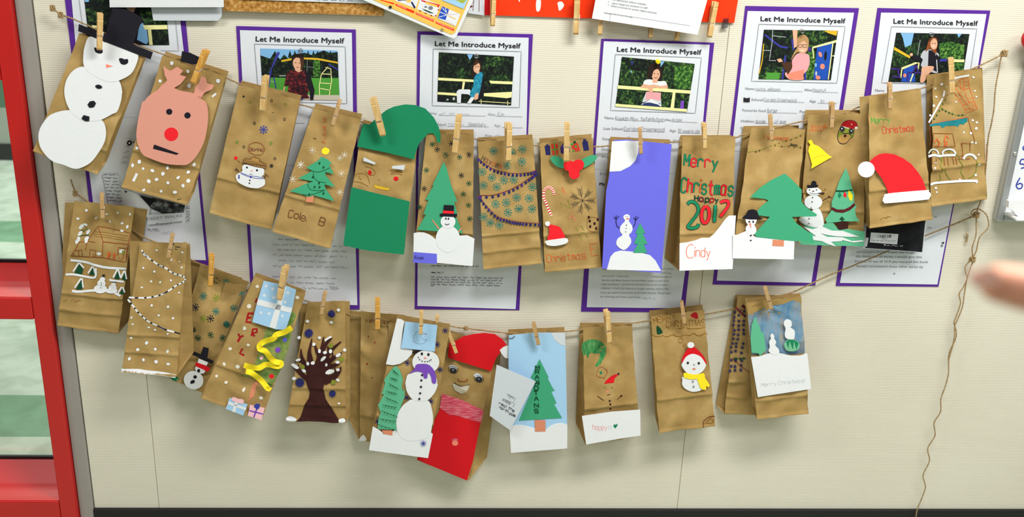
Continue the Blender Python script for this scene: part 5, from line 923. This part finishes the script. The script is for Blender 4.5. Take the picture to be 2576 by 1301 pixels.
K.done('pen_marks', B.root); K = B.ink(); K.lines([z('D3', '80,905 300,920 560,945 760,970 890,1000')], 9, 'white', True); K.done('snow_edge', B.root)
pin((434, 590), (423.5, 650), .062, 'holding the zigzag cord bag', 'woodtan', 8, group=LG)
B = Bag('kraft paper bag with dark snowflakes and tiny snowman in tall hat and red scarf', GD, [(503, 668), (626, 709), (510, 990), (424, 956)], (.026, .024, .034), (), dback=.005, back=[(474, 650), (610, 700), (500, 960), (430, 900)], pin=(529, 715), amp=1.7)
K = B.ink()
flakes(B, 'D4', '600,540 748,552 410,765 598,805 728,735 980,705 300,920 600,990 870,935 420,1080 520,1090 765,1170 245,1260', 9.5, ['ink', 'penteal', 'penteal', 'olive', 'ink', 'penteal'], 1.6, 8, .24); flakes(B, 'D3', '1140,320 1415,380 1215,450 1650,225 1590,430', 8.5, ['darkgreen'], 1.6, 8, .24)
K.ell(*z('D3', '880,1040')[0], 10, 'green', 5.5, 8); K.done('green_mark', B.root)
B.cut('snowman_ball', ell(*z('D3', '1165,1045')[0], 25, 23, 20, 22), 'white', 1); B.cut('snowman_ball', ell(*z('D3', '1262,890')[0], 13.5, 9, 25, 16), 'white', 2); B.cut('snowman_head', z('D3', '1240,725 1380,780 1360,830 1225,785'), 'white', 2)
B.cut('scarf', z('D3', '1205,785 1300,815 1400,860 1395,900 1350,920 1320,890 1200,835'), 'red', 3, True); B.cut('tall_hat', z('D3', '1165,612 1270,660 1310,548 1392,572 1370,718 1468,760 1440,808 1300,735 1145,665'), 'black', 3)
for s_, rx in (('1240,905', 4), ('1188,998', 4.6), ('1150,1070', 6.6)): B.cut('coal_button', ell(*z('D3', s_)[0], rx, 4.4, -30, 9, .1), 'black', 3)
pin((532.6, 640), (528.8, 721), .044, 'holding the dark snowflake bag', 'woodorange', 18, group=LG)
B = Bag('kraft paper bag with blue gift, red letters and tree with twisted yellow ribbon', GD, [(641, 696), (768, 741), (658, 1058), (504, 1004)], (.046, .046, .086), (.72,), dback=.032, pin=(703, 748))
K = B.ink(); K.poly(z('D4', '1740,960 1810,1030 1740,1180 1640,1290 1300,1290 1520,1160')+[], 'treepen').poly(z('D5', '960,40 1275,60 1230,280 1130,560 1010,780 850,690 620,650 760,560 830,420 880,220'), 'treepen').poly(z('D5', '770,760 850,690 790,900 720,970 740,850'), 'salmon')
dabs(B, 'D4', '1225,600 1095,900 1040,1225 1820,765', 'cream', 4.6); dabs(B, 'D5', '670,35 720,245 490,300 415,490 585,520 440,720 660,820 880,920 320,640', 'cream', 4.6)
K.ell(*z('D5', '885,402')[0], 5.4, 'pink').ell(*z('D5', '1180,185')[0], 5.8, 'blue').ell(*z('D5', '1093,312')[0], 7.2, 'violet').ell(*z('D5', '1015,640')[0], 6.4, 'hotred'); K.done('painted_tree', B.root)
def letter(ch, pts, w=5.2):
    K = B.ink()
    for pl in pts: K.lines([pl], w, 'darkred')
    K.done('letter', B.root)
letter('E', zl('D4', '1160,1010 1090,1005 1060,1130 1130,1140|1080,1070 1130,1070')); letter('R', zl('D5', '765,130 780,45 830,45 830,85 780,95 800,140')); letter('Y', zl('D5', '590,110 615,150 660,130|620,150 585,210')); letter('L', zl('D5', '650,290 615,350 670,380')); letter('H', zl('D4', '1190,850 1215,790'), 4)
B.cut('gift', z('D4', '1320,512 1560,560 1700,600 1805,645 1740,960 1650,1245 1500,1235 1150,1125 1225,830'), 'lightblue', 2)
B.cut('gift_ribbon', z('D4', '1235,785 1745,920 1725,990 1215,870'), 'white', 3); B.cut('gift_ribbon', z('D4', '1600,575 1655,590 1500,1225 1405,1200'), 'white', 3)
for s_ in ('1355,590', '1455,635', '1330,730', '1470,760', '1640,830', '1280,985', '1400,1000', '1600,1035', '1680,690'): K = B.pap(2); K.ell(*z('D4', s_)[0], 3.6, 'paperwhite'); K.done('gift_dot', B.root)
rib = cr(z('D5', '1270,20 1180,80 1080,110 1040,160 930,195 870,240 870,290 940,320 1000,400 1060,450 1140,470 1100,510 1000,490 930,490 860,530 760,520 670,495'), False, 4); rb2 = cr(z('D5', '690,570 760,590 830,640 900,700 970,790 990,770'), False, 4)
for nmb, r_ in enumerate((rib, rb2)):
    v = []; L_, R_ = ribbon(dense(r_, 5), 14)
    for i in range(len(L_)):
        t_ = math.sin(i*.55)*.004+.0065; v += [B.at(*L_[i], t_), B.at(*R_[i], .013-t_)]
    mk('yellow_ribbon', v, [(2*i, 2*i+1, 2*i+3, 2*i+2) for i in range(len(L_)-1)], 'yellow', B.root)
B.cut('small_gift', z('D5', '490,905 715,990 658,1130 440,1045'), 'lightblue', 1); B.cut('small_gift_ribbon', z('D5', '475,955 700,1035 690,1065 465,985'), 'white', 2); B.cut('small_gift_ribbon', z('D5', '560,935 600,950 555,1090 520,1078'), 'white', 2); B.cut('pink_bow', z('D5', '510,920 540,898 600,920 650,925 668,955 640,985 580,965 525,945'), 'pink', 3, True)
B.cut('pink_gift', z('D5', '745,995 930,1035 890,1190 718,1130'), 'pink', 1); B.cut('purple_ribbon', z('D5', '740,1060 910,1105 905,1118 735,1075'), 'violet', 2); B.cut('purple_ribbon', z('D5', '822,1040 840,1045 800,1155 785,1150'), 'violet', 2); B.cut('blue_bow', ell(*z('D5', '835,1010')[0], 8, 7.5, 0, 11, .2), 'penblue', 3)
pin((719, 669), (702.4, 754.4), .066, 'holding the blue gift bag', 'wood', -14, group=LG)
B = Bag('kraft paper bag with dark brown painted bare tree and snow', GD, [(774, 760), (868, 757), (869, 1066), (719, 1062)], (.032, .032, .062), (.72, .86), dback=.010, back=[(757, 765), (880, 758), (882, 1040), (740, 1040)], pin=(807, 788))
K = B.ink(); K.o += .0011
def branch(view, s_, w0, w1):
    p = cr(z(view, s_), False, 4); n_ = len(p); L_, R_ = [], []
    for k_ in range(n_):
        a_, c_ = p[max(0, k_-1)], p[min(n_-1, k_+1)]; dx, dy = c_[0]-a_[0], c_[1]-a_[1]; q_ = math.hypot(dx, dy) or 1; w_ = (w0+(w1-w0)*k_/(n_-1))/2
        L_.append((p[k_][0]-dy/q_*w_, p[k_][1]+dx/q_*w_)); R_.append((p[k_][0]+dy/q_*w_, p[k_][1]-dx/q_*w_))
    K.poly(L_+R_[::-1], 'darkbrown')
K.poly(z('D7', '240,990 300,930 360,750 410,680 425,600 400,520 370,430 385,330 430,240 560,180 640,230 690,330 630,460 610,540 640,680 720,800 815,960 820,1010'), 'darkbrown')
for s_, w0, w1 in (('420,420 290,330 178,215', 17, 3), ('320,330 275,270 270,205', 7, 1.5), ('420,300 350,190 315,90 308,-10', 17, 2), ('350,180 290,165 220,168', 8, 2), ('440,260 430,120 425,20 452,-135', 20, 2), ('520,240 560,110 520,20 490,-60', 17, 3), ('540,240 580,80 590,-10 615,-165', 19, 2), ('580,60 640,-60 725,-150', 15, 4), ('590,240 680,60 760,-20 850,-92', 17, 3), ('690,60 675,0 668,-40', 7, 2), ('610,260 700,160 780,100 862,52', 17, 4), ('760,120 740,80 735,30', 7, 2), ('640,290 720,240 835,190', 19, 5), ('620,440 740,390 820,320 852,240', 22, 3), ('780,340 772,300 768,255', 7, 2)): branch('D7', s_, w0, w1)
for s_, rx, ry, ro in (('400,195', 4, 5, 0), ('470,185', 5, 4.6, 0), ('610,130', 9, 4, -45), ('650,220', 3, 4.6, 10), ('700,315', 12, 6, -20), ('810,280', 5, 4, 0), ('805,175', 6, 4, 0), ('815,80', 7, 4, -30), ('270,145', 7, 3.6, -15), ('225,235', 11, 5, 35), ('345,295', 6, 4, 30), ('210,405', 5, 4, 0), ('810,422', 5, 3.6, 20), ('710,30', 4, 5, 0), ('635,45', 5, 4, 0), ('560,25', 3.6, 5, 0), ('170,960', 14, 7, 4), ('865,985', 9, 6, 0), ('825,740', 3.4, 2.4, 0)): K.ell(*z('D7', s_)[0], rx, 'white', ry, ro, 12, .08)
for s_ in ('370,948', '520,660', '955,680', '1090,440', '740,960', '640,1075', '1200,1180'): K.ell(*z('D6', s_)[0], 4.4, 'white', 4, 0, 9, .1)
K.lines([z('D6', '840,1010 890,970 960,935')], 5, 'white')
for vw, s_, r_ in (('D6', '965,515', 11), ('D6', '545,880', 12), ('D7', '290,460', 13), ('D7', '735,610', 10)):
    c_ = z(vw, s_)[0]; K.poly([(c_[0]+r_*(1 if i % 2 else .72)*math.cos(i*math.pi/11), c_[1]+r_*(1 if i % 2 else .72)*math.sin(i*math.pi/11)) for i in range(22)], 'navy')
for vw, s_ in (('D6', '955,1105'), ('D7', '745,450'), ('D7', '330,240'), ('D7', '860,140')): K.ell(*z(vw, s_)[0], 6, 'olive', 6, 0, 9, .2)
K.done('painted_tree', B.root)
pin((817.6, 738), (807.2, 792.6), .050, 'holding the bare brown tree bag', 'woodtan', 8, group=LG)
B = Bag('plain creased kraft paper bag hanging behind the light blue card snowman bag', GD, [(908, 783), (1024, 797), (1005, 1132), (904, 1112)], (.022, .018, .026), (.80,), dback=.003, back=[(873, 781), (1020, 793), (990, 1100), (874, 1048)], pin=(950, 828), amp=1.6)
K = B.ink(); K.hand('MERRY', z('D6', '1590,690')[0], z('D6', '2050,730')[0], 9, 1.4, 'brown', .2).ell(*z('D6', '1635,955')[0], 2, 'brownred').ell(*z('D6', '1752,1065')[0], 2.2, 'brownred').ell(*z('D7', '1210,215')[0], 2.4, 'brownred', 3).ell(*z('D7', '1275,400')[0], 1.5, 'ink').poly(z('D7', '1095,1250 1120,1215 1160,1190 1195,1230 1195,1260 1110,1272'), 'white', True); K.done('pen_marks', B.root)
pin((950, 751), (949.8, 830), .038, 'holding the plain creased bag', 'woodorange', 6, group=LG)
pin((1100, 796), (1096, 852), .040, 'with only its tip showing behind the light blue card', 'wood', 0, group=LG)
B = Bag('kraft paper bag with light blue card, snowman in purple scarf and green tree', GD, [(999, 802), (1132, 827), (1076, 1153), (928, 1133)], (.058, .058, .090), (.74,), dback=.042, pin=(1058, 838), amp=.7)
flakes(B, 'D8', '1245,410 1130,615 705,875 1170,970', 8.5, ['navy'], 1.6, 8, 0, 'drawn_star'); flakes(B, 'E1', '615,212 920,258 245,518', 8, ['navy'], 1.6, 8, 0, 'drawn_star')
B.cut('moon', z('D8', '560,235 620,245 665,275 640,400 615,650 780,680 770,740 700,820 600,880 500,900 400,885'), 'white', 1)
B.cut('green_tree', z('D8', '540,905 600,970 640,1100 625,1200 640,1270')+z('E1', '590,100 590,190 560,270 530,350 490,440 490,610 250,600 260,470 290,390 255,300 330,160 290,150')+z('D8', '350,1290 390,1150 375,1110 480,960'), 'lightgreen', 1)
B.cut('snow_ground', z('E1', '190,565 250,600 310,640 320,665 490,610 600,580 850,600 905,635 945,660 885,965 140,865'), 'white', 2); B.cut('trunk', z('E1', '305,615 440,615 435,680 325,662'), 'salmon', 3)
B.cut('snowman_ball', z('E1', '690,225 880,240 930,340 948,460 935,560 900,680 780,740 600,740 510,650 485,540 500,420 560,310 620,260'), 'white', 3, True); B.cut('snowman_ball', z('D8', '720,1030 690,1090 675,1170')+z('E1', '600,30 620,130 690,225 780,245 880,235 970,140 1008,40')+z('D8', '1135,1180 1110,1060 1000,1000 860,980'), 'white', 4, True); B.cut('snowman_head', ell(*z('D8', '968,855')[0], 34, 29.5, 0, 26), 'white', 5)
B.cut('purple_scarf', z('D8', '735,1020 800,960 830,895 900,880 1000,890 1070,950 1110,1040 1112,1150 1060,1150 1040,1060 1000,1010 985,1085 940,1080 920,1010 830,990'), 'violet', 6, True)
B.cut('hat_tip', z('D8', '780,715 830,685 890,680 870,710 795,738'), 'black', 6); B.cut('blue_card', z('D8', '675,278 1132,328 1095,705 615,655'), 'lightblue', 7)
K = B.pap(7); K.lines([z('D8', '985,460 920,430 850,420 800,480 800,560 860,595 930,590 985,540')], 1, 'grey', True).lines([z('D8', '985,460 900,465 920,525 985,540')], 1, 'grey', True); K.done('card_letter', B.root)
K = B.pap(6); K.ell(*z('D8', '912,738')[0], 3, 'ink', 3.8).ell(*z('D8', '1005,748')[0], 3.2, 'ink', 3.8).poly(z('D8', '940,785 990,795 950,812'), 'coral')
for s_ in ('862,790', '880,820', '915,842', '955,850', '990,848', '1020,838', '1042,822'): K.ell(*z('D8', s_)[0], 1.6, 'ink')
for s_ in ('915,1040', '905,1115', '900,1208'): K.ell(*z('D8', s_)[0], 2.8, 'ink')
for s_ in ('795,68', '785,148', '775,220'): K.ell(*z('E1', s_)[0], 2.8, 'ink')
K.flake(*z('E1', '825,780')[0], 8, 'penblue', 1.5, 8, 10, 0)
for i in range(9):
    a, c_ = lerp((985, 930), (948, 1068), i/8), lerp((1000, 938), (997, 1078), i/8); K.st_([(a[0], a[1]+3), (c_[0], c_[1])] if i % 2 else [(a[0]+2, a[1]), (c_[0]+3, c_[1]+7)], 1.3, 'darkgreen')
    for t_ in (.2, .4, .6, .8): b0 = lerp(a, c_, t_); K.ell(b0[0]+2, b0[1]+4, 1.4, 'darkgreen')
K.done('drawn_details', B.root)
pin((1060, 786), (1058.6, 842), .078, 'holding the light blue card', 'wood', 0, group=LG)
B = Bag('kraft paper bag santa with red hat, drawn beard and red coat', GD, [(1126, 834), (1250, 876), (1180, 1209), (1049, 1159)], (.026, .026, .040), (), dback=.005, back=[(1135, 832), (1262, 875), (1225, 1150), (1090, 1120)], pin=(1148, 885))
B.cut('red_coat', z('E1', '1045,330 1110,390 1180,420 1330,450 1450,480 1545,525 1450,1000 1375,1248 745,985 800,830'), 'red', 1)
B.cut('coat_collar', z('E1', '1060,155 1300,230 1585,370 1550,525 1450,490 1340,460 1250,430 1150,420 1090,370 1030,335'), 'pinkpaint', 2)
B.cut('red_hat', z('D8', '1300,590 1380,560 1500,490 1650,455 1800,440 1950,455 2040,500')+z('E2', '250,300 380,380 470,490 420,520 350,570 345,640 280,720 240,820 180,970 0,915')+z('D8', '1280,790'), 'red', 2); B.cut('pompom', z('E2', '340,585 400,535 480,505 545,505 600,580 620,660 600,700 510,740 440,730 380,660'), 'white', 3)
K = B.ink()
for s_ in ('1355,965', '1720,1090'):
    c_ = z('D8', s_)[0]; K.ell(c_[0], c_[1]-5, 11, 'snowgrey', 6, 12, 12, .15).ell(c_[0]+1, c_[1]+3, 9, 'ink', 7, 12).ell(c_[0], c_[1]+2, 3, 'grey').lines([ell(c_[0]+1, c_[1]+2, 12, 9, 12, 14)], 1, 'ink', closed=True)
K.lines([z('D8', '1420,1105 1450,1135 1510,1145 1560,1130 1550,1105')], 2.2, 'brownred', True).lines([z('D8', '1370,1160 1430,1200 1510,1210 1585,1190')], 1.5, 'ink', True).poly(z('D8', '1375,1195 1460,1215 1560,1210 1550,1270 1480,1290 1400,1270'), 'sand', True).poly(z('E1', '1200,40 1300,80 1400,60 1370,140 1310,175 1260,150 1215,120'), 'sand', True); K.done('drawn_face', B.root)
K = B.pap(1); K.ell(*z('E1', '1222,735')[0], 8, 'pinkpaint', 4).ell(*z('E1', '1225,775')[0], 8, 'coral', 7); K.done('glue_mark', B.root)
pin((1130, 838), (1148.4, 889), .044, 'holding the red santa hat', 'wood', 8, group=LG)
o = empty('note_card', P(1285, 1080, .03)); tag(o, 'white handwritten note tilted between the santa bag and the light blue tree bag', 'note')
sf = Surf(P(1290, 1000, .062), Vector((.25, -1, .05)).normalized())
cut(sf, o, 'card', z('E2', '285,850 1000,1160')+z('E3', '925,30 500,840 150,590'), 'snowgrey', 0)
K = Ink(sf, False, .0012); K.lines(zl('E3', '450,215 600,290 550,370 420,310|470,230 500,300|500,250 560,300'), 1, 'grey').hand('see I', z('E3', '365,325')[0], z('E3', '580,440')[0], 7, .9, 'grey').hand('real the', z('E3', '305,385')[0], z('E3', '575,535')[0], 7, 1, 'ink').hand('north pole', z('E3', '310,455')[0], z('E3', '590,620')[0], 6.5, 1, 'ink'); K.done('handwriting', o)
B = Bag('light blue paper covered bag with green lettered tree and white snow', GD, [(1279, 843), (1422, 837), (1427, 1129), (1285, 1139)], (.028, .028, .052), (), dback=.006, pin=(1353, 862), amp=.6)
B.cut('blue_cover', z('E2', '505,315 950,270 1530,265')+z('E3', '1485,740 1480,900 500,900 490,700')+z('E2', '500,800'), 'lightblue', 1)
B.cut('moon', z('E2', '1265,268 1530,265 1530,510 1450,490 1340,400'), 'snowgrey', 2); B.cut('snow_ground', z('E3', '490,780 560,755 680,745 800,770 925,805 1020,840 1120,825 1200,760 1290,725 1400,715 1488,745 1485,1155 515,1230'), 'white', 2)
B.cut('green_tree', z('E2', '1065,750 1230,1080 1210,1095 1300,1270')+z('E3', '1270,155 1210,175 1300,375 1255,385 1395,630 650,675 760,420 900,100 950,0')+z('E2', '905,1085'), 'midgreen', 3); B.cut('trunk', z('E3', '925,665 1108,668 1112,858 932,862'), 'salmon', 4)
K = B.pap(4)
for ch, vw, s_ in (('M', 'E2', '1040,900'), ('R', 'E2', '1035,985'), ('A', 'E2', '1030,1080'), ('N', 'E2', '1030,1180'), ('R', 'E3', '975,25'), ('O', 'E3', '965,120'), ('T', 'E3', '960,205'), ('A', 'E3', '965,300'), ('N', 'E3', '965,410'), ('S', 'E3', '965,510')):
    c_ = z(vw, s_)[0]; K.hand(ch, (c_[0]-6, c_[1]+5), (c_[0]+7, c_[1]+4), 10, 2.4, 'darkgreen', .2)
K.scrib(z('E2', '510,390')[0], z('E2', '660,360')[0], 6, 1.6, 'ink'); K.done('pen_letters', B.root)
pin((1343.5, 818.7), (1355, 868), .044, 'holding the light blue tree bag', 'woodtan', -8, group=LG)
B = Bag('kraft paper bag with green hair smudge, tiny red cap and white happy label', GD, [(1467, 824), (1589, 819), (1611, 1098), (1473, 1121)], (.032, .028, .060), (.70,), dback=.006, back=[(1459, 812), (1590, 812), (1600, 1075), (1449, 1065)], pin=(1532, 858))
K = B.ink(); K.poly(z('E4', '250,760 350,700 450,690 560,715 650,770 695,850 690,960 640,1060 580,1150 520,1195 490,1170 570,1050 590,960 500,960 420,930 380,960 355,1040 330,950 280,990 245,900'), 'greenhair'); K.done('green_hair', B.root); K = B.ink()
K.lines([z('E4', '520,1300 560,1210 620,1195 690,1240 710,1300')], 1.1, 'brownred', True).lines([z('E5', '460,90 490,130 560,140 590,155 600,120 640,60 625,0')], 1.2, 'brownred', True).poly(z('E5', '505,55 530,40 550,35 555,75 535,88'), 'green'); K.done('speech_bubble', B.root); K = B.ink()
K.poly(z('E5', '590,235 640,170 720,110 800,85 820,95 760,160 745,220 660,230'), 'red', True).ell(*z('E5', '825,82')[0], 2.8, 'ink'); K.done('red_cap', B.root); K = B.ink()
for s_ in ('678,520', '688,575', '693,658', '868,435'): K.ell(*z('E5', s_)[0], 2.6, 'darkbrown')
K.ell(*z('E5', '597,308')[0], 1.3, 'brown').ell(*z('E5', '717,305')[0], 1.5, 'brown').ell(*z('E5', '645,374')[0], 4, 'coral', 2.2).lines(zl('E5', '635,430 690,415|475,440 580,510|860,435 800,500'), 1.4, 'darkbrown'); K.done('pen_drawing', B.root)
B.cut('white_label', z('E5', '220,760 700,690 1175,655 1180,1080 850,1130 290,1228'), 'white', 1)
K = B.pap(1); K.hand('happy', z('E5', '395,985')[0], z('E5', '640,990')[0], 13, 1.3, 'pinkshirt', .12).hand('!!', z('E5', '655,985')[0], z('E5', '735,978')[0], 10, 1.2, 'lightgrey').poly(z('E5', '735,925 755,895 775,905 798,885 800,920 765,960'), 'green', True); K.done('label_lettering', B.root)
pin((1525.5, 781), (1532.4, 863), .048, 'holding the green hair bag', 'wood', 10, group=LG)
B = Bag('kraft paper bag with red-capped snowman in yellow scarf and penned greeting', GD, [(1638, 797), (1772, 780), (1800, 1074), (1659, 1091)], (.032, .028, .060), (.72,), dback=.006, pin=(1723, 812))
K = B.ink(); K.hand('MERRY', z('E6', '185,540')[0], z('E6', '600,450')[0], 14, 1.4, 'kraftpen', .12).hand('CHRISTMAS', z('E6', '415,620')[0], z('E6', '1145,590')[0], 16, 1.4, 'kraftpen', .12).lines(zl('E6', '140,720 200,780 300,795 340,780|345,765 420,795 530,760 540,750|540,750 620,785 740,770|745,765 830,775 910,740|905,720 1000,770 1100,735|1095,710 1165,740|420,600 480,660 580,655 700,630 850,645 1000,640 1120,620'), 1.5, 'kraftpen', True); K.done('pen_lettering', B.root); K = B.ink()
K.lines([ell(*z('E6', '678,858')[0], 6.4, 6, 0, 14), ell(*z('E6', '742,945')[0], 3, 3.6, 0, 10)], 1.1, 'kraftpen', closed=True); K.done('thought_bubbles', B.root); K = B.ink(); K.poly(z('E6', '240,575 345,690 330,735 250,740'), 'darkgreen', True); K.done('small_tree', B.root); K = B.ink(); K.poly(z('E6', '855,400 900,350 960,340 995,440 960,460'), 'darkred', True).lines(zl('E6', '860,420 960,465'), 2, 'pinkpaint'); K.done('small_cap', B.root); K = B.ink()
for i in range(3): K.scrib(z('E7', '%d,%d' % (990+i*30, 1060-i*50))[0], z('E7', '%d,%d' % (1165, 1020-i*48))[0], 6, 1.6, 'kraftpen')
K.lines([z('E7', '975,1080 980,1000 1040,940 1110,910 1165,915')], 2, 'brown', True); K.done('pen_drawing', B.root)
B.cut('snowman_ball', z('E7', '650,250 630,300 625,370 660,430 730,475 810,495 900,480 960,440 980,340 960,270'), 'white', 1, True); B.cut('red_cap', z('E6', '680,1245 710,1130 780,1010 850,960 920,965 1010,1040 1090,1140 1140,1240 1130,1290')+z('E7', '1020,45 980,10 620,10 600,15'), 'red', 2)
B.cut('snowman_head', z('E6', '690,1270 760,1150 850,1095 930,1095 1030,1140 1100,1230 1130,1290')+z('E7', '1010,80 960,160 880,205 800,212 700,180 640,110 612,50'), 'white', 3, True); B.cut('pompom', ell(*z('E6', '852,928')[0], 8.6, 7.6, 0, 16), 'white', 4)
B.cut('yellow_scarf', z('E7', '655,180 700,185 800,212 900,205 970,185 995,215 1000,270 1050,340 1078,390 1055,420 1015,400 1020,460 960,460 920,430 890,340 870,285 760,290 660,265 645,230'), 'yellow', 4)
K = B.pap(4); K.ell(*z('E7', '718,22')[0], 3, 'ink', 3.4).ell(*z('E7', '897,27')[0], 3, 'ink', 3.4).lines([ell(*z('E7', '818,52')[0], 2.2, 2, 0, 8)], .8, 'grey', closed=True).poly(z('E7', '790,118 820,105 850,118 820,138'), 'salmon', True).ell(*z('E7', '800,327')[0], 2.4, 'grey').ell(*z('E7', '812,410')[0], 2.4, 'grey'); K.done('drawn_face', B.root)
pin((1715.4, 764), (1723, 815), .048, 'holding the yellow scarf snowman bag', 'woodtan', -12, group=LG)
B = Bag('kraft paper bag covered in small navy stars, half hidden by the blue painted bag', GD, [(1857, 743), (1962, 745), (1915, 1047), (1824, 1043)], (.020, .018, .030), (.73, .86), dback=.004, back=[(1850, 742), (1950, 742), (1890, 1030), (1801, 1018)])
K = B.ink(); yy = 270
for row in range(14):
    yv = 270+row*40
    for xx in (215-row*3.4, 255-row*3.4, 300-row*2.5):
        if (row == 6 and xx > 240) or row == 10: continue
        c_ = z('E8', '%f,%f' % (xx+random.uniform(-6, 6), yv+random.uniform(-10, 10)))[0]; K.flake(*c_, 4.6, 'navy', 1.8, 5, random.uniform(0, 70), 0)
K.lines(zl('E8', '220,230 260,270 300,310|270,210 300,240'), 4, 'wine').lines(zl('E8', '280,205 310,240'), 4, 'darkbrown').lines(zl('E8', '205,690 240,690|250,690 275,692|280,685 305,685'), 4, 'darkgreen').lines(zl('E8', '195,690 260,750 335,800'), 1.4, 'wine'); K.done('pen_stars', B.root)
B = Bag('kraft paper bag with blue painted sky, green tree and white snow label', GD, [(1879, 762), (2016, 746), (2036, 1043), (1906, 1058)], (.052, .044, .080), (.84,), dback=.034, pin=(1941, 772))
K = B.ink(); K.poly(z('E8', '325,290 400,270 470,240 560,210 640,200 720,165 790,180 800,250 830,560 840,640 740,650 600,640 480,640 360,655'), 'bluepaint'); K.scrib(z('E8', '360,225')[0], z('E8', '430,220')[0], 7, 1, 'kraftpen'); K.done('painted_sky', B.root)
B.cut('green_tree', z('E8', '385,305 420,380 440,440 460,450 470,510 480,600 430,655 415,630 355,625 345,500 355,380'), 'lightgreen', 1); B.cut('snow_label', z('E8', '350,665 430,655 500,632 600,628 700,650 780,650 848,630 882,945 410,1018'), 'white', 2)
B.cut('small_snowman', z('E8', '535,455 555,475 555,500 572,530 565,560 598,600 590,640 540,640 505,610 515,575 510,530 525,500 520,475'), 'white', 3, True); B.cut('tall_snowman', z('E8', '670,328 705,345 710,385 700,400 735,430 735,480 725,505 665,500 648,465 655,410 640,375 645,345'), 'white', 3, True)
K = B.pap(1); K.ell(*z('E8', '710,560')[0], 20, 'mint', 16, 8, 14, .06).poly(z('E8', '660,530 680,590 690,520 720,600 730,520 750,600 770,540 740,515 680,510'), 'green'); K.done('green_ball', B.root)
K = B.pap(2); K.hand('Merry Christmas!', z('E8', '445,925')[0], z('E8', '830,885')[0], 9, 1, 'lightgrey', .12); K.done('label_lettering', B.root)
pin((1926, 727), (1940.7, 778), .066, 'holding the blue painted sky bag', 'woodtan', -12, group=LG)
# clothespins along the red paper
RG = 'clothespins along the red paper'
pin((1241, -12), (1239, 66), .018, 'at the left end of the red paper', 'wood', 16, group=RG); pin((1453, -14), (1448.7, 87), .018, 'at the middle of the red paper', 'wood', -10, group=RG)
pin((1513, 8), (1509, 88), .016, 'peeking out under the left corner of the notice sheet', 'wood', -8, group=RG); pin((1640, 20), (1636, 96), .014, 'peeking out under the middle of the notice sheet', 'woodtan', 6, group=RG)
pin((1718, 32), (1701, 102), .014, 'tilted and peeking out under the right part of the notice sheet', 'wood', 20, group=RG); pin((1799, 4), (1784, 94), .020, 'at the right end of the red paper', 'wood', 8, group=RG)
# ------------------------------------------------------------------ hand reaching in at the right edge
def hand():
    Z0 = .43
    def h(x, y, dz=0.0): return PC(x, y, Z0+dz)
    J = []; Ed = []; Rd = []
    def add(p, r, par=None):
        J.append(p); Rd.append(r)
        if par is not None: Ed.append((par, len(J)-1))
        return len(J)-1
    wr = add(h(3420, 900, .02), .028); pm = add(h(3200, 850, .015), .030, wr); kn = add(h(3010, 800, .01), .026, pm)
    fa = add(h(3800, 1010, .03), .033, wr); add(h(4200, 1120, .05), .038, fa)
    def chain(par, pts):
        for x, y, dz, r in pts: par = add(h(x, y, dz), r, par)
    chain(kn, [(2890, 785, 0, .0115), (2740, 762, -.006, .0108), (2620, 738, -.004, .0102), (2515, 714, 0, .0094), (2466, 704, 0, .0070)])
    chain(kn, [(2900, 860, .012, .0105), (2760, 870, .014, .0098), (2720, 930, .03, .009), (2790, 960, .045, .008)])
    chain(kn, [(2920, 930, .022, .0105), (2800, 960, .026, .0095), (2770, 1015, .04, .0088), (2840, 1035, .052, .008)])
    chain(pm, [(2990, 985, .03, .0105), (2880, 1020, .034, .0088), (2850, 1070, .045, .008), (2910, 1085, .055, .007)])
    chain(pm, [(3080, 760, -.02, .0135), (2960, 715, -.03, .0115), (2850, 705, -.032, .0098), (2800, 705, -.032, .0075)])
    o = empty('person', J[0]); tag(o, 'bare pointing hand of a person, blurred, reaching in at the right edge', 'person')
    me = bpy.data.meshes.new('hand'); me.from_pydata([p-ORG[o] for p in J], Ed, []); ho = bpy.data.objects.new('hand', me); COL.objects.link(ho); ho.parent = o; ORG[ho] = ORG[o]
    sk = ho.modifiers.new('skin', 'SKIN'); sk.use_smooth_shade = True
    for i, v in enumerate(me.skin_vertices[0].data): v.radius = (Rd[i], Rd[i]); v.use_root = (i == 0)
    sb = ho.modifiers.new('sub', 'SUBSURF'); sb.levels = 2; sb.render_levels = 2
    m, n, l, b = nm('handskin'); b.inputs['Base Color'].default_value = lin('e6a07c'); b.inputs['Roughness'].default_value = .5
    t = n.new('ShaderNodeTexNoise'); t.inputs['Scale'].default_value = 60; r = n.new('ShaderNodeValToRGB'); r.color_ramp.elements[0].color = lin('d98c66'); r.color_ramp.elements[1].color = lin('edb092'); l.new(t.outputs['Fac'], r.inputs['Fac']); l.new(r.outputs['Color'], b.inputs['Base Color'])
    if 'Subsurface Weight' in b.inputs: b.inputs['Subsurface Weight'].default_value = .15; b.inputs['Subsurface Radius'].default_value = (.01, .004, .002)
    me.materials.append(m)
    c = h(2480, 700, -.0085); nv = [c+rt*(.0055*math.cos(a))*1.2+up*(.0042*math.sin(a))-fw*.0006*math.cos(2*a) for a in [i*math.pi/7 for i in range(14)]]
    mk('fingernail', nv+[q+fw*.002 for q in nv], [tuple(range(14))]+[(i, (i+1) % 14, 14+(i+1) % 14, 14+i) for i in range(14)], 'fingernail', o)
    a, b_ = h(3760, 1000, .03), h(4260, 1140, .05); v, f = tube([a, a.lerp(b_, .5), b_], lambda t_: .042+.012*t_, 20); mk('sleeve', v, f, 'sleeve', o, smooth=True)
hand()
